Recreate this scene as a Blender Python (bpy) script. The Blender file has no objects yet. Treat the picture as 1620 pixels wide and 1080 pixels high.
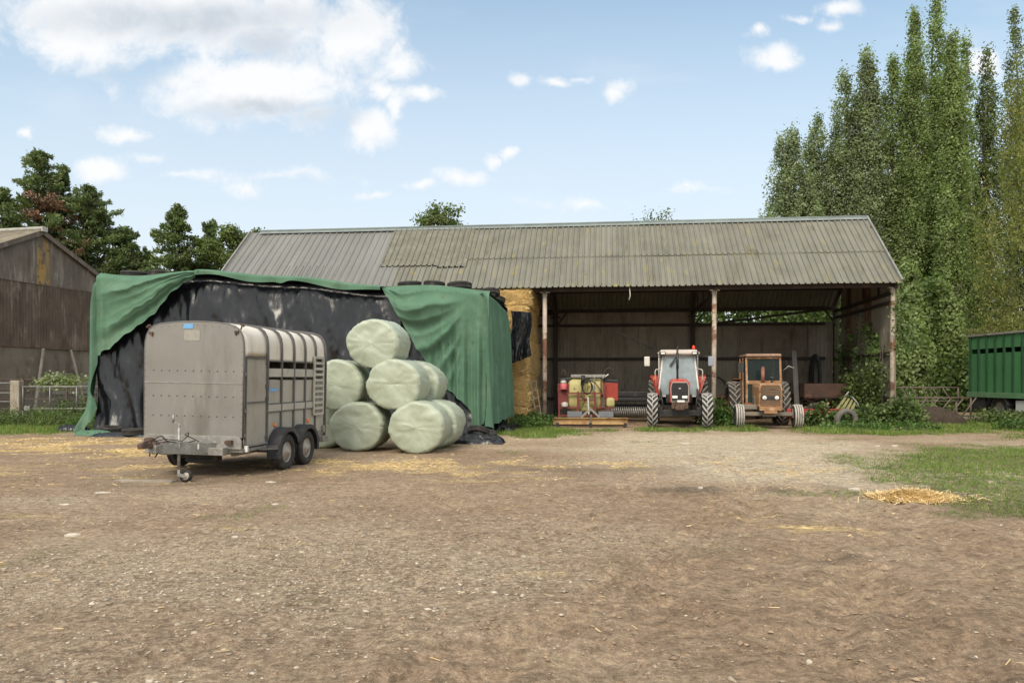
EXPOSURE = 0.45
SKYMUL = (1.22, 1.34, 1.2)
import bpy, math, random
import numpy as np
from mathutils import Vector, Matrix, Euler

R = math.radians
PI = math.pi
random.seed(11)
rng = np.random.default_rng(11)
scene = bpy.context.scene
COL = scene.collection
H = 1.6            # eye height
F = 1200.0         # focal length in photo pixels (1620 wide)
HY = 600.0         # photo row of the horizon


def at(x, y, Y):
    """the world point seen at photo pixel (x, y), Y metres ahead"""
    return Vector(((x - 810) / F * Y, Y, H - (y - HY) / F * Y))


def gnd(x, y):
    Y = H * F / (y - HY)
    return Vector(((x - 810) / F * Y, Y, 0))


# ------------------------------------------------------------------ noise
def _hash(ix, iy, s):
    n = (ix.astype(np.int64) * 374761393 + iy.astype(np.int64) * 668265263 + s * 974634777) & 0x7fffffff
    n = ((n ^ (n >> 13)) * 1274126177) & 0x7fffffff
    n = n ^ (n >> 16)
    return (n & 0xffffff) / float(0xffffff)


def vnoise(x, y, s=0):
    x = np.asarray(x, float); y = np.asarray(y, float)
    ix = np.floor(x); iy = np.floor(y)
    fx = x - ix; fy = y - iy
    fx = fx * fx * (3 - 2 * fx); fy = fy * fy * (3 - 2 * fy)
    a = _hash(ix, iy, s); b = _hash(ix + 1, iy, s); c = _hash(ix, iy + 1, s); d = _hash(ix + 1, iy + 1, s)
    return (a * (1 - fx) + b * fx) * (1 - fy) + (c * (1 - fx) + d * fx) * fy


def fbm(x, y, s=0, o=4):
    t = 0; a = .5; f = 1.
    for k in range(o):
        t = t + a * vnoise(np.asarray(x) * f + 17.3 * k, np.asarray(y) * f - 9.1 * k, s + k)
        a *= .5; f *= 2.03
    return t / (1 - .5 ** o)


def sstep(a, b, x):
    t = np.clip((np.asarray(x, float) - a) / (b - a), 0, 1)
    return t * t * (3 - 2 * t)


# ------------------------------------------------------------------ mesh builder
class MB:
    def __init__(s):
        s.v = []; s.f = []; s.sm = []

    def add(s, vs, fs, smooth=False, M=None):
        o = len(s.v)
        if M is not None:
            vs = [M @ Vector(v) for v in vs]
        s.v += [tuple(v) for v in vs]
        s.f += [tuple(i + o for i in f) for f in fs]
        s.sm += [smooth] * len(fs)
        return s

    def box(s, c, d, rot=None, taper=1.0):
        x, y, z = d[0] / 2, d[1] / 2, d[2] / 2
        vs = [(-x, -y, -z), (x, -y, -z), (x, y, -z), (-x, y, -z), (-x * taper, -y * taper, z), (x * taper, -y * taper, z), (x * taper, y * taper, z), (-x * taper, y * taper, z)]
        M = Matrix.Translation(c)
        if rot is not None:
            M = M @ Euler(rot).to_matrix().to_4x4()
        return s.add(vs, [(0, 3, 2, 1), (4, 5, 6, 7), (0, 1, 5, 4), (1, 2, 6, 5), (2, 3, 7, 6), (3, 0, 4, 7)], M=M)

    def box2(s, a, b):
        return s.box([(a[i] + b[i]) / 2 for i in range(3)], [abs(b[i] - a[i]) for i in range(3)])

    def bar(s, a, b, w, h=None, up=(0, 0, 1)):
        a = Vector(a); b = Vector(b); h = h or w
        d = (b - a); L = d.length; d.normalize()
        u = Vector(up)
        if abs(d.dot(u)) > .98:
            u = Vector((0, 1, 0))
        x = d.cross(u).normalized(); z = x.cross(d)
        vs = []
        for p in (a, b):
            for i, j in ((-1, -1), (1, -1), (1, 1), (-1, 1)):
                vs.append(p + x * (i * w / 2) + z * (j * h / 2))
        return s.add(vs, [(0, 1, 2, 3), (7, 6, 5, 4), (0, 4, 5, 1), (1, 5, 6, 2), (2, 6, 7, 3), (3, 7, 4, 0)])

    def tube(s, pts, r, n=8, cap=True, closed=False):
        pts = [Vector(p) for p in pts]
        m = len(pts)
        rs = list(r) if hasattr(r, '__len__') else [r] * m
        vs = []; fs = []
        prev = None
        for i, p in enumerate(pts):
            if closed:
                d = pts[(i + 1) % m] - pts[i - 1]
            else:
                d = pts[min(i + 1, m - 1)] - pts[max(i - 1, 0)]
            if d.length < 1e-9: d = Vector((0, 0, 1))
            d.normalize()
            if prev is None:
                u = Vector((0, 0, 1)) if abs(d.z) < .9 else Vector((1, 0, 0))
                x = d.cross(u).normalized()
            else:
                x = (prev - d * prev.dot(d)).normalized()
            prev = x
            z = d.cross(x)
            for k in range(n):
                t = 2 * PI * k / n
                vs.append(p + (x * math.cos(t) + z * math.sin(t)) * rs[i])
        for i in range(m if closed else m - 1):
            j = (i + 1) % m
            for k in range(n):
                k2 = (k + 1) % n
                fs.append((i * n + k, i * n + k2, j * n + k2, j * n + k))
        if cap and not closed:
            fs.append(tuple(range(n - 1, -1, -1)))
            fs.append(tuple((m - 1) * n + k for k in range(n)))
        return s.add(vs, fs, True)

    def lathe(s, prof, n=24, M=None, smooth=True, a0=0, a1=2 * PI, closed=False):
        """prof: (radius, height) revolved about local z"""
        full = abs(a1 - a0 - 2 * PI) < 1e-6
        m = n if full else n + 1
        vs = []
        for i in range(m):
            t = a0 + (a1 - a0) * i / n
            for r, h in prof:
                vs.append((r * math.cos(t), r * math.sin(t), h))
        q = len(prof); fs = []
        for i in range(n):
            j = (i + 1) % m
            for k in range(q if closed else q - 1):
                k2 = (k + 1) % q
                fs.append((i * q + k, j * q + k, j * q + k2, i * q + k2))
        return s.add(vs, fs, smooth, M)

    def prism(s, poly, d0, d1, axis='y', M=None, smooth=False):
        """poly (a, b) extruded along axis"""
        def mk(a, b, d):
            return (a, d, b) if axis == 'y' else ((d, a, b) if axis == 'x' else (a, b, d))
        n = len(poly)
        vs = [mk(a, b, d0) for a, b in poly] + [mk(a, b, d1) for a, b in poly]
        fs = [tuple(range(n - 1, -1, -1)), tuple(range(n, 2 * n))]
        s.add(vs, fs, False, M)
        o = len(s.v) - 2 * n
        for i in range(n):
            j = (i + 1) % n
            s.f.append((o + i, o + j, o + n + j, o + n + i)); s.sm.append(smooth)
        return s

    def grid(s, P, smooth=True, thick=None):
        """P: array (nu, nv, 3)"""
        P = np.asarray(P)
        nu, nv = P.shape[:2]
        vs = [tuple(p) for p in P.reshape(-1, 3)]
        fs = [(i * nv + j, (i + 1) * nv + j, (i + 1) * nv + j + 1, i * nv + j + 1) for i in range(nu - 1) for j in range(nv - 1)]
        return s.add(vs, fs, smooth)

    def build(s, name, m, parent=None, bevel=0, solid=0, loc=None, normals=True):
        me = bpy.data.meshes.new(name)
        me.from_pydata(s.v, [], s.f)
        me.polygons.foreach_set('use_smooth', s.sm)
        me.materials.append(m)
        if normals and len(s.v) < 60000:
            import bmesh
            bm = bmesh.new(); bm.from_mesh(me)
            bmesh.ops.recalc_face_normals(bm, faces=bm.faces)
            bm.to_mesh(me); bm.free()
        me.update()
        o = bpy.data.objects.new(name, me)
        COL.objects.link(o)
        if parent: o.parent = parent
        if loc is not None: o.location = loc
        if solid:
            k = o.modifiers.new('thickness', 'SOLIDIFY'); k.thickness = solid; k.offset = 0
        if bevel:
            k = o.modifiers.new('edges', 'BEVEL'); k.width = bevel; k.segments = 2; k.limit_method = 'ANGLE'; k.angle_limit = R(40)
            k.harden_normals = False
        return o


def quads(name, V, m, parent=None, nper=4, smooth=False):
    """V: (N*nper, 3) loose polygons"""
    V = np.ascontiguousarray(V, dtype=np.float32)
    n = len(V) // nper
    me = bpy.data.meshes.new(name)
    me.vertices.add(len(V)); me.vertices.foreach_set('co', V.ravel())
    me.loops.add(len(V)); me.loops.foreach_set('vertex_index', np.arange(len(V), dtype=np.int32))
    me.polygons.add(n); me.polygons.foreach_set('loop_start', np.arange(0, len(V), nper, dtype=np.int32))
    me.materials.append(m)
    me.update(calc_edges=True)
    me.validate()
    o = bpy.data.objects.new(name, me); COL.objects.link(o)
    if parent: o.parent = parent
    return o


def unit(a):
    return a / np.maximum(np.linalg.norm(a, axis=-1, keepdims=True), 1e-9)


def leaf_quads(C, size, asp=.55, bias=(0, 0, 0), nbias=(0, 0, .6), nj=1.0):
    """diamond leaves at the centres C, random direction with a bias"""
    C = np.asarray(C, float); n = len(C)
    sz = np.asarray(size) * rng.uniform(.65, 1.3, n)
    a = unit(rng.normal(size=(n, 3)) + np.asarray(bias, float))
    nn = rng.normal(size=(n, 3)) * nj + np.asarray(nbias, float)
    b = unit(np.cross(a, nn))
    L = (sz * .5)[:, None]; W = (sz * .5 * asp)[:, None]
    V = np.stack([C - a * L, C + b * W - a * L * .1, C + a * L, C - b * W - a * L * .1], 1)
    return V.reshape(-1, 3)


def tag(o, label=None, cat=None, group=None, kind=None):
    if label: o['label'] = label
    if cat: o['category'] = cat
    if group: o['group'] = group
    if kind: o['kind'] = kind
    return o


def thing(name, label, cat, loc=(0, 0, 0), rz=0, group=None):
    o = bpy.data.objects.new(name, None); COL.objects.link(o)
    o.empty_display_size = .2
    o.location = loc; o.rotation_euler = (0, 0, rz)
    return tag(o, label, cat, group)


def dup(root, loc=None, rz=None, label=None):
    r = root.copy(); COL.objects.link(r)
    if loc is not None: r.location = loc
    if rz is not None: r.rotation_euler = (root.rotation_euler.x, root.rotation_euler.y, rz)
    if label: r['label'] = label
    def rec(src, dst):
        for ch in [c for c in bpy.data.objects if c.parent == src]:
            c = ch.copy(); COL.objects.link(c); c.parent = dst
            rec(ch, c)
    rec(root, r)
    return r


# ------------------------------------------------------------------ materials
class NT:
    def __init__(s, tree):
        s.t = tree; s.n = tree.nodes; s.l = tree.links

    def new(s, typ, **kw):
        n = s.n.new(typ)
        for k, v in kw.items():
            setattr(n, k, v)
        return n

    def link(s, a, b): s.l.new(a, b)

    def setin(s, sock, v):
        if isinstance(v, bpy.types.NodeSocket): s.link(v, sock)
        else: sock.default_value = v

    def math(s, op, a, b=0.0, c=0.0, clamp=False):
        n = s.new('ShaderNodeMath', operation=op, use_clamp=clamp)
        s.setin(n.inputs[0], a); s.setin(n.inputs[1], b)
        if op in ('MULTIPLY_ADD', 'SMOOTH_MIN', 'COMPARE'): s.setin(n.inputs[2], c)
        return n.outputs[0]

    def vmath(s, op, a, b=(0, 0, 0)):
        n = s.new('ShaderNodeVectorMath', operation=op)
        s.setin(n.inputs[0], a); s.setin(n.inputs[1], b)
        return n.outputs['Value'] if op in ('LENGTH', 'DOT_PRODUCT', 'DISTANCE') else n.outputs[0]

    def mix(s, f, a, b, blend='MIX'):
        n = s.new('ShaderNodeMix', data_type='RGBA', blend_type=blend)
        s.setin(n.inputs[0], f)
        for k, v in ((6, a), (7, b)):
            if not isinstance(v, bpy.types.NodeSocket): v = (*v, 1) if len(v) == 3 else v
            s.setin(n.inputs[k], v)
        return n.outputs[2]

    def ramp(s, f, a, b):
        n = s.new('ShaderNodeMapRange', interpolation_type='SMOOTHSTEP')
        s.setin(n.inputs[0], f); n.inputs[1].default_value = a; n.inputs[2].default_value = b
        return n.outputs[0]

    def noise(s, v, scale, detail=4, rough=.55, dist=0):
        n = s.new('ShaderNodeTexNoise')
        if v is not None: s.link(v, n.inputs['Vector'])
        n.inputs['Scale'].default_value = scale; n.inputs['Detail'].default_value = detail
        n.inputs['Roughness'].default_value = rough; n.inputs['Distortion'].default_value = dist
        return n.outputs[0]

    def mapping(s, v, scale=(1, 1, 1), loc=(0, 0, 0), rot=(0, 0, 0)):
        n = s.new('ShaderNodeMapping')
        s.link(v, n.inputs[0]); n.inputs['Scale'].default_value = scale; n.inputs['Location'].default_value = loc
        n.inputs['Rotation'].default_value = rot
        return n.outputs[0]


def newmat(name):
    m = bpy.data.materials.new(name); m.use_nodes = True
    nt = NT(m.node_tree); nt.n.clear()
    out = nt.new('ShaderNodeOutputMaterial')
    b = nt.new('ShaderNodeBsdfPrincipled')
    nt.link(b.outputs[0], out.inputs[0])
    tc = nt.new('ShaderNodeTexCoord')
    return m, nt, b, tc.outputs['Object'], out


def mat(name, col, rough=.7, metal=0, var=.3, vs=2.5, patches=(), streak=None, bump=.25, bs=45, bdist=.01, spec=.4, bst=None):
    """weathered surface: base, value variation, patches of other colours [(colour, scale, lo, hi, stretch)], fine bump"""
    m, nt, b, oc, out = newmat(name)
    n1 = nt.noise(oc, vs, 6, .6)
    v = nt.new('ShaderNodeMapRange'); nt.link(n1, v.inputs[0])
    v.inputs[1].default_value = .25; v.inputs[2].default_value = .75; v.inputs[3].default_value = 1 - var; v.inputs[4].default_value = 1 + var
    c = nt.mix(1.0, col, v.outputs[0], 'MULTIPLY')
    for k, p in enumerate(patches):
        pc, ps, lo, hi = p[:4]
        st = p[4] if len(p) > 4 else (1, 1, 1)
        mp = nt.mapping(oc, st, (3.1 * k + 1, 7.7 * k, 1.3 * k))
        f = nt.ramp(nt.noise(mp, ps, 7, .65), lo, hi)
        c = nt.mix(f, c, pc)
    fine = nt.noise(nt.mapping(oc, bst) if bst else oc, bs, 5, .7)
    f2 = nt.new('ShaderNodeMapRange'); nt.link(fine, f2.inputs[0]); f2.inputs[3].default_value = 1 - var * .6; f2.inputs[4].default_value = 1 + var * .6
    c = nt.mix(1.0, c, f2.outputs[0], 'MULTIPLY')
    nt.link(c, b.inputs['Base Color'])
    rr = nt.new('ShaderNodeMapRange'); nt.link(n1, rr.inputs[0]); rr.inputs[3].default_value = max(rough - .15, .03); rr.inputs[4].default_value = min(rough + .15, 1)
    nt.link(rr.outputs[0], b.inputs['Roughness'])
    b.inputs['Metallic'].default_value = metal
    b.inputs['Specular IOR Level'].default_value = spec
    if bump:
        bp = nt.new('ShaderNodeBump'); nt.link(fine, bp.inputs['Height']); bp.inputs['Strength'].default_value = bump; bp.inputs['Distance'].default_value = bdist
        nt.link(bp.outputs[0], b.inputs['Normal'])
    return m


def leafmat(name, c1, c2, c3=None, scale=.6, trans=.3, rough=.55, clump=.35):
    """leaves: every leaf its own shade between c1 and c2, clumps lighter or darker, a few leaves of c3"""
    m, nt, b, oc, out = newmat(name)
    g = nt.new('ShaderNodeNewGeometry')
    rnd = g.outputs['Random Per Island']
    c = nt.mix(rnd, c1, c2)
    if c3 is not None:
        f = nt.ramp(nt.math('FRACT', nt.math('MULTIPLY', rnd, 37.7)), .86, .95)
        c = nt.mix(f, c, c3)
    cl = nt.new('ShaderNodeMapRange'); nt.link(nt.noise(oc, scale, 3, .6), cl.inputs[0])
    cl.inputs[1].default_value = .3; cl.inputs[2].default_value = .7; cl.inputs[3].default_value = 1 - clump; cl.inputs[4].default_value = 1 + clump
    c = nt.mix(1.0, c, cl.outputs[0], 'MULTIPLY')
    nt.link(c, b.inputs['Base Color']); b.inputs['Roughness'].default_value = rough
    b.inputs['Specular IOR Level'].default_value = .35
    t = nt.new('ShaderNodeBsdfTranslucent'); nt.link(nt.mix(1.0, c, (1.5, 1.7, .7), 'MULTIPLY'), t.inputs[0])
    mx = nt.new('ShaderNodeMixShader'); mx.inputs[0].default_value = trans
    nt.link(b.outputs[0], mx.inputs[1]); nt.link(t.outputs[0], mx.inputs[2]); nt.link(mx.outputs[0], out.inputs[0])
    return m


def glassmat(name, tint=(.5, .6, .6), alpha=.35, rough=.05, spec=.6):
    m, nt, b, oc, out = newmat(name)
    b.inputs['Base Color'].default_value = (*tint, 1); b.inputs['Roughness'].default_value = rough
    b.inputs['Specular IOR Level'].default_value = spec
    tr = nt.new('ShaderNodeBsdfTransparent'); tr.inputs[0].default_value = (.75, .8, .8, 1)
    mx = nt.new('ShaderNodeMixShader')
    d = nt.ramp(nt.noise(oc, 6, 5), .3, .8)
    nt.link(nt.math('ADD', nt.math('MULTIPLY', d, .15), alpha), mx.inputs[0])
    nt.link(tr.outputs[0], mx.inputs[1]); nt.link(b.outputs[0], mx.inputs[2]); nt.link(mx.outputs[0], out.inputs[0])
    return m


# ------------------------------------------------------------------ camera
cam = bpy.data.cameras.new('camera')
cam.sensor_width = 36; cam.lens = 36 * F / 1620; cam.shift_y = (HY - 540) / 1620
cam.clip_start = .1; cam.clip_end = 3000
co = bpy.data.objects.new('camera', cam); COL.objects.link(co)
co.location = (0, 0, H); co.rotation_euler = (R(90), 0, 0)
scene.camera = co
scene.render.engine = 'CYCLES'
scene.view_settings.view_transform = 'Standard'; scene.view_settings.look = 'None'
scene.view_settings.gamma = 1; scene.view_settings.exposure = EXPOSURE if 'EXPOSURE' in globals() else 0
scene.cycles.max_bounces = 6; scene.cycles.transparent_max_bounces = 12
scene.cycles.use_denoising = True

# ------------------------------------------------------------------ light and sky
SUN_AZ = -158      # degrees clockwise from straight ahead: behind the camera, on its left
SUN_EL = 46
sun = bpy.data.lights.new('sun', 'SUN'); sun.energy = 2.3; sun.angle = R(24); sun.color = (1, .90, .75)
so = bpy.data.objects.new('sun', sun); COL.objects.link(so)
sd = Vector((math.sin(R(SUN_AZ)) * math.cos(R(SUN_EL)), math.cos(R(SUN_AZ)) * math.cos(R(SUN_EL)), math.sin(R(SUN_EL))))
so.rotation_euler = sd.to_track_quat('Z', 'Y').to_euler(); so.location = (-20, -30, 40)

world = bpy.data.worlds.new('World'); scene.world = world; world.use_nodes = True
wt = NT(world.node_tree); wt.n.clear()
wout = wt.new('ShaderNodeOutputWorld'); bg = wt.new('ShaderNodeBackground'); wt.link(bg.outputs[0], wout.inputs[0])
sky = wt.new('ShaderNodeTexSky', sky_type='NISHITA'); sky.sun_disc = False
sky.sun_elevation = R(SUN_EL); sky.sun_rotation = R(SUN_AZ); sky.air_density = 1.1; sky.dust_density = .7; sky.ozone_density = 1.2
bg.inputs[1].default_value = .12
wtc = wt.new('ShaderNodeTexCoord')
sep = wt.new('ShaderNodeSeparateXYZ'); wt.link(wtc.outputs['Generated'], sep.inputs[0])
yy = wt.math('MAXIMUM', wt.math('ABSOLUTE', sep.outputs[1]), .08)
uu = wt.math('DIVIDE', sep.outputs[0], yy); vv = wt.math('DIVIDE', sep.outputs[2], yy)
cmb = wt.new('ShaderNodeCombineXYZ'); wt.link(uu, cmb.inputs[0]); wt.link(vv, cmb.inputs[1])
uv = cmb.outputs[0]
# clouds: soft ellipses in sky direction, broken up by noise; (x, y, rx, ry, weight) in the photo's angles
CLOUDS = [(250, 20, 290, 75, 1.5), (130, 62, 110, 52, 1.2), (420, 40, 160, 72, 1.3), (555, 55, 85, 75, 1.25), (625, 100, 40, 28, .95), (395, 140, 175, 56, 1.35), (300, 160, 70, 30, .95), (470, 120, 60, 35, 1.0),
          (500, 180, 65, 32, .9), (590, 200, 58, 34, 1.1), (630, 165, 20, 38, .9), (605, 140, 22, 16, .85), (660, 145, 38, 12, .75), (198, 210, 52, 15, .9), (150, 268, 46, 20, .95), (40, 208, 14, 14, .85),
          (725, 275, 42, 20, 1.0), (675, 290, 35, 10, .8), (772, 248, 18, 12, .9), (805, 240, 16, 10, .85), (885, 128, 40, 10, .8), (925, 123, 24, 9, .75), (975, 141, 30, 18, .95), (815, 132, 18, 16, .7),
          (1230, 90, 48, 22, 1.0), (1200, 48, 22, 15, .8), (1335, 14, 42, 18, .95), (1310, 45, 30, 12, .85), (1262, 30, 24, 9, .75), (1560, 105, 36, 30, 1.0), (585, 305, 38, 10, .7), (385, 300, 25, 16, .65),
          (225, 245, 45, 10, .65), (290, 272, 70, 8, .5), (480, 280, 130, 10, .45), (1240, 305, 30, 16, .8), (930, 320, 120, 12, .55), (1090, 300, 60, 9, .4)]
wx = wt.new('ShaderNodeTexNoise'); wt.link(uv, wx.inputs['Vector']); wx.inputs['Scale'].default_value = 11; wx.inputs['Detail'].default_value = 7; wx.inputs['Roughness'].default_value = .6
uvc = wt.vmath('ADD', uv, wt.vmath('MULTIPLY', wt.vmath('SUBTRACT', wx.outputs['Color'], (.5, .5, .5)), (.085, .05, 0)))
nz = wt.noise(uv, 16, 10, .66, .4)
nz2 = wt.noise(uv, 3.2, 5, .55)
dist = wt.math('ADD', wt.math('MULTIPLY', wt.math('SUBTRACT', nz, .5), 2.3), wt.math('MULTIPLY', wt.math('SUBTRACT', nz2, .5), .7))
mask = None; low = None
for (cx, cy, rx, ry, w) in CLOUDS:
    c0 = ((cx - 810) / F, (HY - cy) / F, 0)
    sc = (F / rx / 1.25, F / ry / 1.25, 0)
    rel = wt.vmath('MULTIPLY', wt.vmath('SUBTRACT', uvc, c0), sc)
    d = wt.math('MULTIPLY', wt.math('SUBTRACT', 1.0, wt.vmath('LENGTH', rel)), w)
    mask = d if mask is None else wt.math('SMOOTH_MAX', mask, d, .12)
for (cx, cy, rx, ry) in [(300, 34, 290, 40), (420, 70, 70, 34), (410, 168, 140, 20), (515, 185, 70, 24), (215, 120, 60, 20)]:   # grey bellies of the big clouds
    rel = wt.vmath('MULTIPLY', wt.vmath('SUBTRACT', uvc, ((cx - 810) / F, (HY - cy) / F, 0)), (F / rx, F / ry, 0))
    b_ = wt.ramp(wt.vmath('LENGTH', rel), 1.25, .25)
    low = b_ if low is None else wt.math('MAXIMUM', low, b_)
for n_ in wt.n:
    if n_.type == 'MATH' and n_.operation == 'SMOOTH_MAX': n_.inputs[2].default_value = .12
cm = wt.ramp(wt.math('ADD', mask, wt.math('MULTIPLY', dist, .8)), .02, .85)
# only forward and above the horizon; thin veil low down
wisp = wt.math('MULTIPLY', wt.ramp(wt.noise(wt.mapping(uv, (1, 3.2, 1)), 2.2, 8, .6), .5, .85), .35)
cm = wt.math('MAXIMUM', cm, wisp)
hz = wt.ramp(vv, .72, .08)
CLOUD_W = (6.1, 6.15, 6.2); CLOUD_G = (3.9, 4.25, 4.65)
belly = wt.math('MULTIPLY', low, wt.math('ADD', .55, wt.math('MULTIPLY', wt.ramp(nz, .3, .65), .45)))
cc = wt.mix(belly, CLOUD_W, CLOUD_G)
# unseen white cloud added overhead and behind the viewer as soft fill light
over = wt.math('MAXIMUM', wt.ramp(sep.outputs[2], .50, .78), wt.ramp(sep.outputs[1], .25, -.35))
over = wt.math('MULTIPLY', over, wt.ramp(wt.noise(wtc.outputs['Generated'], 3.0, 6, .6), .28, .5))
base = wt.mix(1.0, sky.outputs[0], (SKYMUL if 'SKYMUL' in globals() else (1, 1, 1)), 'MULTIPLY')
base = wt.mix(wt.math('MULTIPLY', hz, .85), base, (4.95, 5.25, 5.7))
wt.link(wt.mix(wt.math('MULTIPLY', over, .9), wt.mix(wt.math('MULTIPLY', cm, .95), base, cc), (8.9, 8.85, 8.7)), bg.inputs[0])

# ================================================================== GROUND
def blob(x, y, px, py, rx, ry, soft=.6):
    """soft ellipse on the ground, centre and radii given in metres"""
    d = np.sqrt(((x - px) / rx) ** 2 + ((y - py) / ry) ** 2)
    return 1 - sstep(1 - soft, 1 + soft, d)


def zone_grass(x, y):
    n = fbm(x * .9, y * .9, 5, 4) * 1.0
    g = 0 * x
    for (cx, cy, rx, ry, w) in [(.55, 23.4, 1.6, 1.9, 1.2), (.5, 21.4, .8, 1.0, 1.0), (2.6, 24.0, 1.2, .9, .95), (4.9, 23.9, 1.6, 1.0, 1.1), (6.9, 24.2, 1.2, 1.3, 1.25), (7.5, 25.5, 1.2, 1.0, 1.0), (8.6, 24.6, 1.0, .9, .55),
                                (11.4, 23.4, 2.6, 1.7, 1.35), (13.4, 25.0, 2.6, 3.0, 1.2), (17.2, 25.0, 3.4, 4.6, 1.1), (15.8, 21.5, 2.4, 1.6, .8), (20, 22, 3, 4, 1.2),
                                (9.2, 13.2, 2.9, 2.4, 1.3), (11.5, 14.6, 4.2, 3.2, 1.55), (10.2, 10.5, 3.2, 2.4, 1.5), (8.0, 10.8, 1.6, 1.5, 1.1), (6.8, 9.4, 1.3, 1.0, 1.45), (7.3, 11.6, 1.5, 1.7, 1.35), (9.3, 14.6, 2.0, 2.2, 1.3), (7.6, 9.3, 1.3, .6, .9), (6.9, 13.2, 1.7, 1.0, .75), (4.5, 10.6, .75, .35, .9), (5.7, 9.0, .8, .35, .6), (7.5, 8.5, 1.8, .6, .55), (12.5, 18, 2.5, .8, .6),
                                (2.2, 19.6, .6, .22, .7), (3.4, 19.4, .5, .2, .5), (.7, 19.8, .8, .2, .4),
                                (-15.5, 24.8, 3.2, 2.9, 1.4), (-19.5, 25.0, 4.0, 4.5, 1.4), (-12.7, 24.2, .8, 1.2, .8)]:
        g = np.maximum(g, w * blob(x, y, cx, cy, rx, ry, .5))
    far = sstep(30, 36, y)
    g = np.maximum(g, far)
    n2 = fbm(x * 2.6, y * 1.6, 6, 3)
    return np.clip(g * 1.25 + (n - .5) * 1.9 + (n2 - .5) * .9 - .42, 0, 1)


def zone_straw(x, y):
    n = fbm(x * 1.3, y * 2.6, 31, 5)
    g = 0 * x
    for (cx, cy, rx, ry, w) in [(-12, 18.5, 3.5, 2.8, .8), (-8.5, 16.8, 2.0, 1.6, .8), (-9.5, 13.6, 2.5, 1.3, .45), (-6.5, 13, 1.8, 1.5, .4), (-2.0, 14.6, 2.6, 1.2, .75), (-.2, 15.6, 1.6, 1.2, .6), (1.6, 14.2, 1.5, .6, .8), (-.6, 12.6, 2.2, .9, .4),
                                (3.1, 8.6, .7, .55, .65), (.2, 19, 2.2, 2, .3), (-4.0, 13.0, 1.6, .7, .55), (-3.6, 8.2, 2.5, .9, .2), (5.0, 14, 2.2, 1.8, .3), (-5.3, 6.2, 1.6, .7, .35)]:
        g = np.maximum(g, w * blob(x, y, cx, cy, rx, ry, .6))
    return np.clip(sstep(.50, .66, n * .75 + g * .33 - .04) * (.35 + g), 0, 1)


def zone_pale(x, y):
    n = fbm(x * .5, y * .8, 51, 5)
    g = np.maximum(blob(x, y, 5.2, 17.2, 4.0, 6.0, .5), .8 * blob(x, y, 6.6, 12.2, 3.0, 2.4, .5))
    g = np.maximum(g, .55 * blob(x, y, 2, 19.5, 4, 2.5, .6))
    g = np.maximum(g, .35 * blob(x, y, 12, 19.0, 5, 2.0, .6))
    return np.clip(g * 1.2 + (n - .5) * 1.3 - .1, 0, 1)


def zone_stony(x, y):
    n = fbm(x * .8, y * .8, 71, 4)
    g = np.maximum(blob(x, y, -2.2, 6.5, 2.6, 1.7, .7), .7 * blob(x, y, .2, 7.6, 1.5, 1.2, .7))
    g = np.maximum(g, .6 * blob(x, y, -2.5, 4.7, 1.6, 1.2, .8))
    g = np.maximum(g, .35 * blob(x, y, -5, 9.5, 3.5, 2.5, .8))
    return np.clip(g + (n - .5) * 1.1, 0, 1)


def zone_dark(x, y):
    n = fbm(x * 3, y * 3, 91, 4)
    g = np.maximum(blob(x, y, 2.55, 11.0, .5, .26, .7), .8 * blob(x, y, 3.9, 10.95, .28, .2, .7))
    g = np.maximum(g, .5 * blob(x, y, 4.75, 11.2, .3, .2, .7))
    g = np.maximum(g, .55 * blob(x, y, 2.95, 6.9, .35, .1, .7))
    g = np.maximum(g, .45 * blob(x, y, 1.2, 13.6, 1.6, .5, .7))
    g = np.maximum(g, .55 * blob(x, y, -6.2, 5.4 + 1.5, .14, .06, .7))
    g = np.maximum(g, .35 * blob(x, y, -5.2, 12.4, 1.7, 1.2, .6))  # darker ground below and ahead of the trailer's front, sharing the ash mask
    return np.clip(g * 1.3 + (n - .5) * .8 * (g > .02), 0, 1)


def tracks(x, y):
    """shallow wheel tracks with tread bars, pressed into the earth"""
    d = 0 * x
    for k, (x0, x1, bend, gap, w, dp) in enumerate([(.2, 5.4, .9, 1.75, .19, .020), (3.4, 6.2, -.7, 1.8, .21, .022), (-2.2, 3.0, 1.6, 1.65, .17, .016), (1.6, -3.4, -.8, 1.5, .11, .014), (4.9, 4.6, .5, 1.7, .2, .018), (-.8, 6.8, -.5, 1.75, .18, .014)]):
        t = (y - 3.0) / 14.0
        cx = x0 + (x1 - x0) * t + bend * np.sin(PI * np.clip(t, 0, 1)) + .12 * np.sin(y * 1.1 + k)
        for s_ in (-.5, .5):
            e = (x - cx - s_ * gap) / w
            groove = np.exp(-e ** 4) - .55 * np.exp(-((np.abs(e) - 1.35) / .35) ** 2)
            tread = 1 + .45 * np.sin(y * 2 * PI / .24 + np.abs(e) * 2.4)
            worn = sstep(.30, .58, fbm(x * .7 + 9 * k, y * .5, 120 + k, 3))
            d = d + 1.7 * dp * groove * tread * worn * sstep(2.0, 3.2, y) * (1 - sstep(12, 19, y))
    return d


def ground_z(x, y):
    near = 1 - sstep(16, 40, np.hypot(x, y))
    z = (fbm(x * .35, y * .35, 3, 3) - .5) * .05
    z = z + (fbm(x * 2.2, y * 2.2, 13, 4) - .5) * .034 * near
    rut = (fbm(x * 4.5 + y * 2.0, y * 7.0 - x * 1.5, 23, 3) - .5) * .055 * near * (.45 + .55 * sstep(-1, 3, x))
    z = z + rut
    z = z - zone_stony(x, y) * 0
    z = z - tracks(x, y) * near
    keep = np.maximum(blob(x, y, -4.9, 14.2, 3.2, 3.4, .4), sstep(15, 18, y))
    return z * (1 - .75 * keep)


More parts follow.
